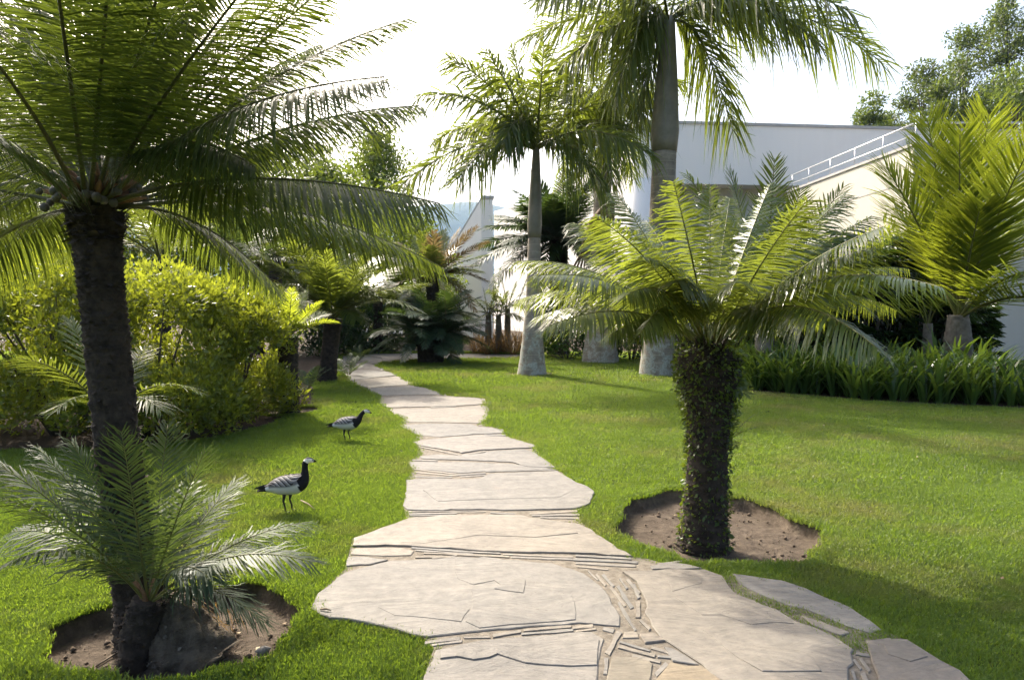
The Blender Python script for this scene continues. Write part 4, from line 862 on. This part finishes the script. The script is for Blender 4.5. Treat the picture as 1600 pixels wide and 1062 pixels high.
def tree(name, label, base, hgt, crown_r, n, size, mat, seed, group, clear=.35, trunk_r=.2, lean=0, nclump=26, clump=.22, wid=.4, hang=0, flat=1.0):
    r = np.random.default_rng(seed); b = np.asarray(base, float); p = thing(name, label, 'tree', b, group)
    top = np.array([lean * hgt, 0, hgt * .92]); m = MB(); t = np.linspace(0, 1, 9); ax = np.column_stack([top[0] * t ** 1.5 + r.normal(0, .012 * hgt, 9) * t, r.normal(0, .012 * hgt, 9) * t, -.2 + (top[2] + .2) * t]); m.tube(ax, trunk_r * (1.2 - t * 1.05), 10)
    m.build('trunk', BRANCH, p, smooth=True); m = MB(); cl = []
    for k in range(nclump):
        f = clear + (1 - clear) * (k + r.random()) / nclump; st_ = np.array([np.interp(f * .85, t, ax[:, q]) for q in range(3)]); a = k * 2.4 + r.normal(0, .4)
        prof = math.sin(min(1, (f - clear) / (1 - clear) * .85 + .18) * math.pi) ** .6; d = crown_r * prof * r.uniform(.45, 1.0)
        e = np.array([ax[min(8, int(f * 8)), 0] + math.cos(a) * d, math.sin(a) * d * flat, hgt * f + r.uniform(-.02, .05) * hgt]); cl.append(e)
        mid = (st_ + e) / 2 + (0, 0, .04 * hgt); m.tube([st_, mid, e], [trunk_r * .28, trunk_r * .16, trunk_r * .04], 6)
    o = m.build('limbs', BRANCH, p); o['kind'] = 'stuff'; cl = np.array(cl); pk = r.integers(0, len(cl), n); cs = crown_r * clump * r.uniform(.6, 1.4, len(cl))
    d = norm(r.normal(0, 1, (n, 3))) * [1, 1, .7]; B = cl[pk] + d * (cs[pk] * r.random(n) ** .5)[:, None]
    if hang: B[:, 2] -= hang * r.random(n) ** 2
    U = norm(r.normal(0, .6, (n, 3)) + [0, 0, -.5 if hang else .15] + d * .4); V, T, rn = leaves(B, U, size, r, wid)
    o = obj('crown', mesh_np('crown', V, T, rnd=rn), mat, p); o['kind'] = 'stuff'; return p
# tall airy trees behind the gallery
for k, (px, ty, d, rr_, lb) in enumerate(((1360, 172, 66, 3.0, 'small airy tree above the gallery roof, leftmost of the skyline trees'), (1440, 118, 70, 4.2, 'airy tree above the corner of the cream terrace block'), (1508, 66, 74, 4.4, 'slender airy skyline tree right of the terrace corner'), (1568, 18, 72, 4.8, 'tallest airy skyline tree at the upper right'), (1640, 10, 68, 5.5, 'airy skyline tree cut by the right edge of the picture'), (1480, 150, 60, 4.0, 'lower dense tree just above the handrail'), (1590, 130, 58, 4.5, 'lower dense tree at the right edge behind the young palm'))):
    top = AT(px, ty, d); tree('skyline_tree', lb, (top[0], d, 0), top[2], rr_, 9000, .34, L_far, 110 + k, 'trees behind the gallery', clear=.55, trunk_r=.3, nclump=24, clump=.33)
# trees on the left background
for k, (px, ty, d, rr_, lb, nn, sz, hg) in enumerate(((585, 205, 32, 2.2, 'feathery fine-leaved tree left of the first royal palm', 16000, .20, 1.2), (500, 262, 27, 3.0, 'leafy tree behind the green cycad', 12000, .22, .5), (400, 240, 25, 3.2, 'leafy background tree right of the tall cycad crown', 12000, .22, .3), (250, 180, 23, 3.4, 'leafy background tree behind the tall cycad crown', 12000, .22, .3), (80, 220, 20, 3.0, 'leafy background tree above the left hedge', 11000, .2, .3), (-60, 150, 17, 3.0, 'leafy tree at the far left edge of the picture', 11000, .2, .3), (640, 345, 36, 2.5, 'low round tree under the mountain, behind the rusty cycad', 9000, .22, .2), (700, 400, 42, 3.0, 'low tree beyond the rusty cycad beside the fin wall', 9000, .24, .2))):
    top = AT(px, ty, d); tree('background_tree', lb, (top[0], d, 0), top[2], rr_, nn, sz, L_back, 130 + k, 'trees behind the left hedge', clear=.18, trunk_r=.18, nclump=34, clump=.42, hang=hg)
# cycads behind the hedge
HC = [(L_bright, STEM), (L_cyc, STEM), (L_small, STEM), (L_cyc, STEM), (L_bright, STEM), (L_bright, STEM), (L_cyc, STEM)]
for k, (px, py, d, lb) in enumerate(((250, 405, 13.5, 'fresh green cycad behind the hedge, right of the tall trunk'), (60, 400, 13, 'cycad behind the hedge at the far left'), (370, 420, 15.5, 'grey-green cycad behind the hedge near the green cycad'), (150, 380, 16, 'cycad behind the hedge behind the tall trunk'), (430, 400, 19.5, 'bright cycad beyond the green cycad, under the long arching frond'), (590, 440, 25, 'bright cycad between the green cycad and the rusty cycad'), (640, 470, 27, 'green cycad directly behind the squat cycad on the left'))):
    c = AT(px, py, d); p = thing('hedge_cycad', lb, 'cycad', (c[0], d, 0), 'cycads behind the hedge'); cycad_trunk(p, [(0, 0, -.05), (0, 0, c[2] * .5), (0, 0, c[2])], [.2, .17, .18], seed=150 + k, seg=20)
    rand_fronds(p, c, 18, 1.7, (5, 75), .18, HC[k], 151 + k, n=36, ll=.34, lw=.03, a0=70, a1=36, v=4, droop=.22, pet=.15, rr=.018, seg=2)
for k, (px, py) in enumerate(((545, 588), (480, 612), (560, 566), (430, 655))):
    b = G(px, py); p = thing('fern_tuft', ['fern tuft at the foot of the green cycad', 'fern tuft between the two left cycads', 'fern tuft at the left edge of the path bend', 'low fern beside the upright cycad trunk'][k], 'fern', b)
    if k < 3: rand_fronds(p, b + (0, 0, .05), 9, .55, (10, 70), .2, (L_small, STEM), 160 + k, n=18, ll=.14, lw=.02, v=4, droop=.15, pet=.15, rr=.006, seg=2)
    else: rand_fronds(p, b + (0, 0, .05), 7, .35, (10, 70), .2, (L_bright, STEM), 160 + k, n=16, ll=.09, lw=.014, v=4, droop=.15, pet=.15, rr=.005, seg=2)

# ================================================================== lawn grass (instances of a tuft)
def tuft(seed, nb=36, R=.045, h=(.011, .030), w_=.0034):
    r = np.random.default_rng(seed); a = r.uniform(0, 6.28, nb); rr_ = R * r.random(nb) ** .5; B = np.column_stack([np.cos(a) * rr_, np.sin(a) * rr_, np.full(nb, -.004)])
    f = r.uniform(0, 6.28, nb); S_ = np.column_stack([-np.sin(f), np.cos(f), 0 * f]); D = np.column_stack([np.cos(f), np.sin(f), 0 * f]); hh = r.uniform(*h, nb)[:, None]; ln = r.uniform(.2, .9, (nb, 1)); ww = w_ * r.uniform(.6, 1.2, (nb, 1))
    Z = np.array([0, 0, 1.]); M_ = B + Z * hh * .6 + D * hh * ln * .3; T_ = B + Z * hh + D * hh * ln
    V = np.stack([B - S_ * ww * .5, B + S_ * ww * .5, M_ + S_ * ww * .5, M_ - S_ * ww * .5, T_], 1).reshape(-1, 3); k = np.arange(nb)[:, None] * 5
    return mesh_np('grass_tuft', V, [k + [0, 1, 2, 3], k + [3, 2, 4]], rnd=np.repeat(r.random(nb), 5))
def grass_points():
    r = np.random.default_rng(77); out = []
    for y0, y1, dens, sc_ in ((2.6, 4.2, 1500, 1.0), (4.2, 6.5, 1100, 1.05), (6.5, 10, 520, 1.35), (10, 15, 230, 1.8), (15, 26, 80, 2.6)):
        x0, x1 = -.80 * y1 - .2, .80 * y1 + .2; n = int((x1 - x0) * (y1 - y0) * dens); p = np.column_stack([r.uniform(x0, x1, n), r.uniform(y0, y1, n)])
        k = np.abs(p[:, 0]) < .80 * p[:, 1] + .25; p = p[k]
        bad = inpoly(p, PATH) & ~inpoly(p, STRIP)
        pf_, _ = pit_f(p); bad |= pf_ > .5
        bad |= inpoly(p, BED) | inpoly(p, HEDGE)
        p = p[~bad]; s_ = sc_ * r.uniform(.75, 1.3, len(p)); out.append(np.column_stack([p, s_]))
    # longer fringe along the path and pit edges
    fr_ = []
    for poly, cl, st in ((PATH, True, .012), (STRIP, True, .012)):
        q = np.vstack([poly, poly[:1]])
        for a, b in zip(q[:-1], q[1:]):
            L_ = np.linalg.norm(b - a); d_ = max(1., (a[1] + b[1]) / 2 / 5); m_ = int(L_ / (st * d_)); 
            if m_ and a[1] > 2.4 and b[1] > 2.4 and a[1] < 26:
                t = r.random((m_, 1)); pp = a + (b - a) * t + r.normal(0, .018, (m_, 2)); fr_.append(np.column_stack([pp, r.uniform(.8, 1.5, m_) * max(1, d_ * .8)]))
    for p in PITS[:3]:
        m_ = 700; an = r.uniform(0, 6.28, m_); k = PITS.index(p); q = (1.06 + r.normal(0, .02, m_)) / (1 + .05 * np.sin(3 * an + k) + .04 * np.sin(7 * an + 2 * k) + .025 * np.sin(13 * an))
        pp = np.column_stack([p['c'][0] + np.cos(an) * q * p['r'][0], p['c'][1] + np.sin(an) * q * p['r'][1], r.uniform(1, 1.7, m_)]); pp = pp[~(inpoly(pp, PATH) & (np.sin(an) < 0))]; fr_.append(pp)
    out += fr_; return np.concatenate(out)
gp = grass_points()
stones_in = np.zeros(len(gp), bool)
for sp_ in STONE_POLYS: stones_in |= inpoly(gp, (sp_ - sp_.mean(0)) * .985 + sp_.mean(0))
gp = gp[~stones_in]
me = bpy.data.meshes.new('lawn_grass'); me.vertices.add(len(gp)); me.vertices.foreach_set('co', np.column_stack([gp[:, :2], 0 * gp[:, 2]]).astype(np.float32).ravel())
a = me.attributes.new('size', 'FLOAT', 'POINT'); a.data.foreach_set('value', gp[:, 2].astype(np.float32))
lawn = obj('lawn_grass', me); lawn['kind'] = 'stuff'; lawn['label'] = 'short bright green lawn grass on both sides of the path'; lawn['category'] = 'grass'
tf = obj('grass_tuft', tuft(1), L_grass, lawn, (.95, 4.0, 0)); tf['kind'] = 'stuff'
gn = bpy.data.node_groups.new('grass_scatter', 'GeometryNodeTree')
gn.interface.new_socket('Geometry', in_out='INPUT', socket_type='NodeSocketGeometry'); gn.interface.new_socket('Geometry', in_out='OUTPUT', socket_type='NodeSocketGeometry')
N = gn.nodes; gi, go = N.new('NodeGroupInput'), N.new('NodeGroupOutput'); m2p = N.new('GeometryNodeMeshToPoints'); iop = N.new('GeometryNodeInstanceOnPoints'); oi = N.new('GeometryNodeObjectInfo'); oi.inputs['Object'].default_value = tf
rv = N.new('FunctionNodeRandomValue'); rv.data_type = 'FLOAT_VECTOR'; rv.inputs[0].default_value = (-.12, -.12, 0); rv.inputs[1].default_value = (.12, .12, 6.283)
at = N.new('GeometryNodeInputNamedAttribute'); at.data_type = 'FLOAT'; at.inputs['Name'].default_value = 'size'
lk = gn.links.new; lk(gi.outputs[0], m2p.inputs['Mesh']); lk(m2p.outputs[0], iop.inputs['Points']); lk(oi.outputs['Geometry'], iop.inputs['Instance']); lk(rv.outputs[0], iop.inputs['Rotation']); lk(at.outputs[0], iop.inputs['Scale']); lk(iop.outputs[0], go.inputs[0])
md = lawn.modifiers.new('scatter', 'NODES'); md.node_group = gn

# ================================================================== geese
def goose_mat():
    M = NT('goose_plumage'); c = M.attr('col', True); n = M.noise(60, 4, .6, M.objc())
    M.l(M.mix(.18, c, M.mix(n, (.02, .02, .02), (.8, .8, .8)), 'SOFT_LIGHT'), M.p.inputs['Base Color']); M.p.inputs['Roughness'].default_value = .75; M.p.inputs['Specular IOR Level'].default_value = .2; M.bump(n, .3, .004); return M.m
PLUME = goose_mat(); BLACKLEG = simple_mat('goose_leg_skin', (.012, .012, .012), (.03, .03, .03), 20, .5, .1)
def catmull(P, n):
    P = np.asarray(P, float); t = np.linspace(0, len(P) - 1, n); i = np.clip(t.astype(int), 0, len(P) - 2); f = (t - i)[:, None]
    g = lambda k: P[np.clip(k, 0, len(P) - 1)]; a, b, c, d = g(i - 1), g(i), g(i + 1), g(i + 2)
    return .5 * (2 * b + (c - a) * f + (2 * a - 5 * b + 4 * c - d) * f ** 2 + (3 * b - 3 * c + d - a) * f ** 3)
def goose(label, loc, rz, scale, neck, turn):
    g_ = thing('goose', label, 'goose', loc, 'geese on the left lawn'); g_.rotation_euler = (0, 0, rz); g_.scale = (scale,) * 3
    body = [(-.225, .158, .014, .006), (-.19, .166, .030, .011), (-.15, .178, .042, .026), (-.10, .190, .060, .048), (-.04, .195, .080, .068), (.03, .20, .086, .075), (.085, .208, .078, .072), (.12, .225, .058, .058)]
    St = np.array(body + neck); St[:, 1] += .014;  nb_ = len(body); n = 110; Sm = catmull(St, n); sidx = np.linspace(0, len(St) - 1, n)
    Pc = np.column_stack([Sm[:, 0], 0 * Sm[:, 0], Sm[:, 1]]); T = norm(np.gradient(Pc, axis=0)); sd_ = np.array([0, 1., 0]); Nn = np.cross(T, sd_[None] * np.ones((n, 1))); Nn = -Nn
    seg = 28; th = np.arange(seg) / seg * 2 * math.pi
    V = Pc[:, None] + Sm[:, 2][:, None, None].clip(.002) * np.cos(th)[None, :, None] * sd_ + (Sm[:, 3].clip(.002)[:, None] * np.sin(th)[None])[..., None] * -Nn[:, None]
    up_ = V[..., 2] - Pc[:, None, 2]; upn = up_ / np.maximum(Sm[:, 3], .003)[:, None]
    s2 = sidx[:, None] * np.ones((1, seg)); col = np.zeros((n, seg, 3)) + np.array([.60, .58, .54]); xx = V[..., 0]
    col[(upn > .1) & (s2 < nb_ - 1.2)] = (.20, .19, .19)
    col[(upn > -.2) & (s2 < 2.6)] = (.66, .65, .62)
    col[s2 < 1.9] = (.014, .014, .016)
    col[s2 > nb_ - 1.35 - .35 * (upn < 0)] = (.014, .013, .015)
    hs = nb_ + len(neck) - 6.0                              # head start index
    face = (s2 > hs) & (s2 < hs + 3.3) & (upn < .72); col[face] = (.74, .70, .60)
    col[(s2 > hs + 2.3) & (s2 < hs + 3.3) & (abs(upn - .25) < .22)] = (.02, .02, .02)
    col[s2 >= hs + 3.3] = (.012, .012, .012)
    # turn the head
    if turn:
        c0_ = np.interp(nb_ + len(neck) - 6.6, np.arange(n) * (len(St) - 1) / (n - 1), Pc[:, 0]); k = np.clip((s2 - (hs - .8)) / 1.2, 0, 1) * turn
        dx, dy = V[..., 0] - c0_, V[..., 1]; V[..., 0], V[..., 1] = c0_ + dx * np.cos(k) - dy * np.sin(k), dx * np.sin(k) + dy * np.cos(k)
    i = np.arange(n - 1)[:, None] * seg; j = np.arange(seg)[None]; k = (j + 1) % seg; Qd = np.stack([i + j, i + k, i + seg + k, i + seg + j], -1).reshape(-1, 4)
    Vf = np.vstack([V.reshape(-1, 3), Pc[0], Pc[-1]]); cf = np.vstack([col.reshape(-1, 3), [.015] * 3, [.012] * 3]); a_ = np.arange(0, seg, 2); c0i = len(Vf) - 2
    Qd = np.vstack([Qd, np.stack([np.full(len(a_), c0i), (a_ + 2) % seg, a_ + 1, a_], -1), np.stack([np.full(len(a_), c0i + 1), (n - 1) * seg + a_, (n - 1) * seg + a_ + 1, (n - 1) * seg + (a_ + 2) % seg], -1)])
    obj('body', mesh_np('body', Vf, [Qd], color=cf, smooth=True), PLUME, g_)
    # folded wings: a feathered shell over each flank, barred grey, black and white
    for sgn in (-1, 1):
        nu, nv = 90, 22; uu = np.linspace(0, 1, nu)[:, None] * np.ones((1, nv)); vv = np.linspace(0, 1, nv)[None] * np.ones((nu, 1))
        x = .10 - .27 * uu + .03 * vv * (1 - uu); px_ = np.interp(x, Pc[:60, 0], Pc[:60, 2]); ry = np.interp(x, Pc[:60, 0], Sm[:60, 2]); rz_ = np.interp(x, Pc[:60, 0], Sm[:60, 3])
        lo = np.interp(uu, [0, .25, .6, 1], [.55, 1.45, 1.35, .75]); ang = .12 + (lo - .12) * vv; lift = .007 * np.sin(np.clip(uu * 1.15, 0, 1) * math.pi) ** .5 + .004
        ph = (uu * 7 + vv * 2.2) % 1; bulge = .003 * (1 - ph)
        W_ = np.stack([x, sgn * (ry + lift + bulge) * np.sin(ang), px_ + (rz_ + lift + bulge) * np.cos(ang)], -1)
        cc = np.zeros((nu, nv, 3)) + np.array([.17, .165, .165]); cc[ph > .48] = (.018, .017, .019); cc[(ph > .80) & (uu < .7)] = (.36, .35, .33); cc[uu > .74] = cc[uu > .74] * .55; cc[vv < .12] = (.16, .145, .13)
        i = np.arange(nu - 1)[:, None] * nv; j = np.arange(nv - 1)[None]; Qw = np.stack([i + j, i + j + 1, i + nv + j + 1, i + nv + j], -1).reshape(-1, 4)
        obj('wing', mesh_np('wing', W_.reshape(-1, 3), [Qw], color=cc.reshape(-1, 3), smooth=True), PLUME, g_)
        for q in range(3):      # dark primaries crossing over the tail
            m = MB(); c = np.array([-.12, sgn * .035, .215 - .008 * q]); e = np.array([-.245 + .025 * q, sgn * .014, .195 - .010 * q]); s_ = np.array([0, sgn * .004, .009]); o_ = np.array([0, sgn * .003, 0])
            m.add([c - s_, c + s_, (c + e) / 2 + s_, e + s_ * .3, e - s_ * .3, (c + e) / 2 - s_], [(0, 1, 2, 5), (5, 2, 3, 4)]); m.build('flight_feather', BLACKLEG, g_)
        m = MB(); y = .034 * sgn; x = .012 + .018 * sgn
        m.tube([(x, y, .175), (x - .004, y, .135), (x - .012, y, .09), (x + .002, y, .045), (x + .004, y, .006)], [.020, .014, .008, .0065, .006], 8)
        f_ = np.array([x + .004, y, .004])
        for a in (-.45, 0, .45): m.tube([f_, f_ + np.array([math.cos(a) * .03, math.sin(a) * .03, .002]), f_ + np.array([math.cos(a) * .058, math.sin(a) * .058, -.002])], [.006, .005, .002], 6)
        m.add([f_, f_ + (.052, -.024, 0), f_ + (.056, 0, 0), f_ + (.052, .024, 0)], [(0, 1, 2, 3)])
        m.build('leg', BLACKLEG, g_, smooth=True)
    return g_
neck1 = [(.140, .262, .038, .042), (.147, .300, .026, .029), (.146, .335, .022, .024), (.148, .362, .022, .024), (.156, .385, .024, .024), (.174, .396, .024, .0245), (.194, .393, .020, .021), (.210, .387, .013, .014), (.222, .383, .009, .010), (.238, .379, .005, .004)]
neck2 = [(.150, .246, .040, .044), (.172, .280, .028, .031), (.190, .312, .023, .026), (.210, .335, .022, .024), (.232, .350, .024, .024), (.254, .352, .024, .0245), (.274, .346, .020, .021), (.290, .338, .013, .014), (.302, .332, .009, .010), (.318, .325, .005, .004)]
goose('barnacle-patterned goose standing upright nearest the tall cycad', G(448, 799), rad(6), 1.04, neck1, rad(24))
goose('barnacle-patterned goose stretching its neck toward the path', G(541, 689), rad(-4), 1.06, neck2, 0)

# ================================================================== small litter
SOILC = simple_mat('soil_clod', (.06, .042, .03), (.22, .165, .115), 6, .95, .5, obj_space=False); LEAFLIT = leaf_mat('fallen_leaf', (.20, .13, .06), (.42, .34, .20), (.2, .14, .05), .7, .15); TWIG = simple_mat('dry_twig', (.16, .12, .08), (.30, .24, .17), 12, .9, .2)
rl = np.random.default_rng(31); lm = []
for s in range(3):
    m = MB(); l, w_ = (.05, .016) if s else (.035, .02); m.add([(0, 0, .004), (l * .5, w_, .012), (l, 0, .006), (l * .5, -w_, .010)], [(0, 1, 2, 3)], 0, .2 + .3 * s); lm.append(m.mesh('dry_leaf')); lm[-1].materials.append(LEAFLIT)
for k in range(52):
    if k < 26: p = PITS[k % 2]; a = rl.uniform(0, 6.28); q = rl.random() ** .5 * .85; xy = np.array(p['c']) + [math.cos(a) * q * p['r'][0], math.sin(a) * q * p['r'][1]]; z = pit_f(xy[None])[1][0] + .012; lb = ('dry leaf fragment lying in the right soil pit', 'dry leaf fragment lying in the left soil pit')[k % 2]; gr = 'leaf fragments in the soil pits'
    else: yy_ = rl.uniform(3.6, 11); xy = np.array([rl.uniform(.3, .74) * yy_, yy_]); z = .03; lb = 'small pale fallen leaf on the right lawn'; gr = 'fallen leaves on the right lawn'
    if k >= 26 and inpoly(xy[None], PATH)[0]: continue
    if k >= 26 and pit_f(xy[None])[0][0] > 0: continue
    o = bpy.data.objects.new('dry_leaf', lm[k % 3]); COL.objects.link(o); o.location = (xy[0], xy[1], z); o.rotation_euler = (rl.normal(0, .2), rl.normal(0, .2), rl.uniform(0, 6.28)); o.scale = (.75,) * 3; tag(o, lb, 'leaf', gr)
for k, (x0, y0, x1, y1, z, lb) in enumerate(((1212, 806, 1228, 818, -.10, 'pale twig in the right soil pit'), (72, 1028, 90, 1048, -.10, 'pale twig at the left rim of the left soil pit'), (150, 1040, 200, 1010, -.11, 'bundle stick in the left soil pit'), (470, 781, 492, 795, .03, 'thin dark twig on the lawn beside the upright goose'), (501, 951, 517, 953, .033, 'reddish curl of bark on the large round flagstone'))):
    a, b = G(x0, y0, z), G(x1, y1, z); o_ = (a + b) / 2; m = MB(); mid = (a + b) / 2 - o_ + [.004, 0, .006]; m.tube([a - o_, mid, b - o_], [.005, .0055, .003], 6); t_ = m.build('twig', TWIG, None, o_); tag(t_, lb, 'twig')
for k, p in enumerate(PITS[:3]):
    r = np.random.default_rng(60 + k); n = 420; a_ = r.uniform(0, 6.28, n); q = r.random(n) ** .5 * .93; xy = np.column_stack([p['c'][0] + np.cos(a_) * q * p['r'][0], p['c'][1] + np.sin(a_) * q * p['r'][1]]); z = pit_f(xy)[1]
    sz = r.exponential(.006, n).clip(.003, .022); V = np.column_stack([xy, z + sz * .3 + .012])[:, None] + np.array([[1, 0, 0], [-1, 0, 0], [0, 1, 0], [0, -1, 0], [0, 0, .8], [0, 0, -.8]])[None] * sz[:, None, None] * r.uniform(.6, 1.3, (n, 6, 1))
    T = np.array([[0, 2, 4], [2, 1, 4], [1, 3, 4], [3, 0, 4], [2, 0, 5], [1, 2, 5], [3, 1, 5], [0, 3, 5]])[None] + np.arange(n)[:, None, None] * 6
    o = obj('soil_clods', mesh_np('soil_clods', V.reshape(-1, 3), [T.reshape(-1, 3)]), SOILC, g); o['kind'] = 'stuff'
# pale stone chip on the pit rim
ch = blob('stone_chip', None, G(411, 1016, -.02), .035, STONE, 3, .6); tag(ch, 'pale stone chip at the right rim of the left soil pit', 'stone')

# ================================================================== the air between the garden and the mountain
hz = MB(); hz.box((-4400, -4400, -1.6), (4400, 4400, 560))
HAZE = bpy.data.materials.new('haze'); HAZE.use_nodes = True; ht = HAZE.node_tree; ht.nodes.remove(ht.nodes['Principled BSDF'])
pv = ht.nodes.new('ShaderNodeVolumePrincipled'); pv.inputs['Color'].default_value = (.42, .66, 1.0, 1); pv.inputs['Density'].default_value = .00009; pv.inputs['Anisotropy'].default_value = .35
ht.links.new(pv.outputs[0], ht.nodes['Material Output'].inputs['Volume'])
hz = hz.build('haze', HAZE); hz['kind'] = 'stuff'; hz['label'] = 'pale haze in the air'
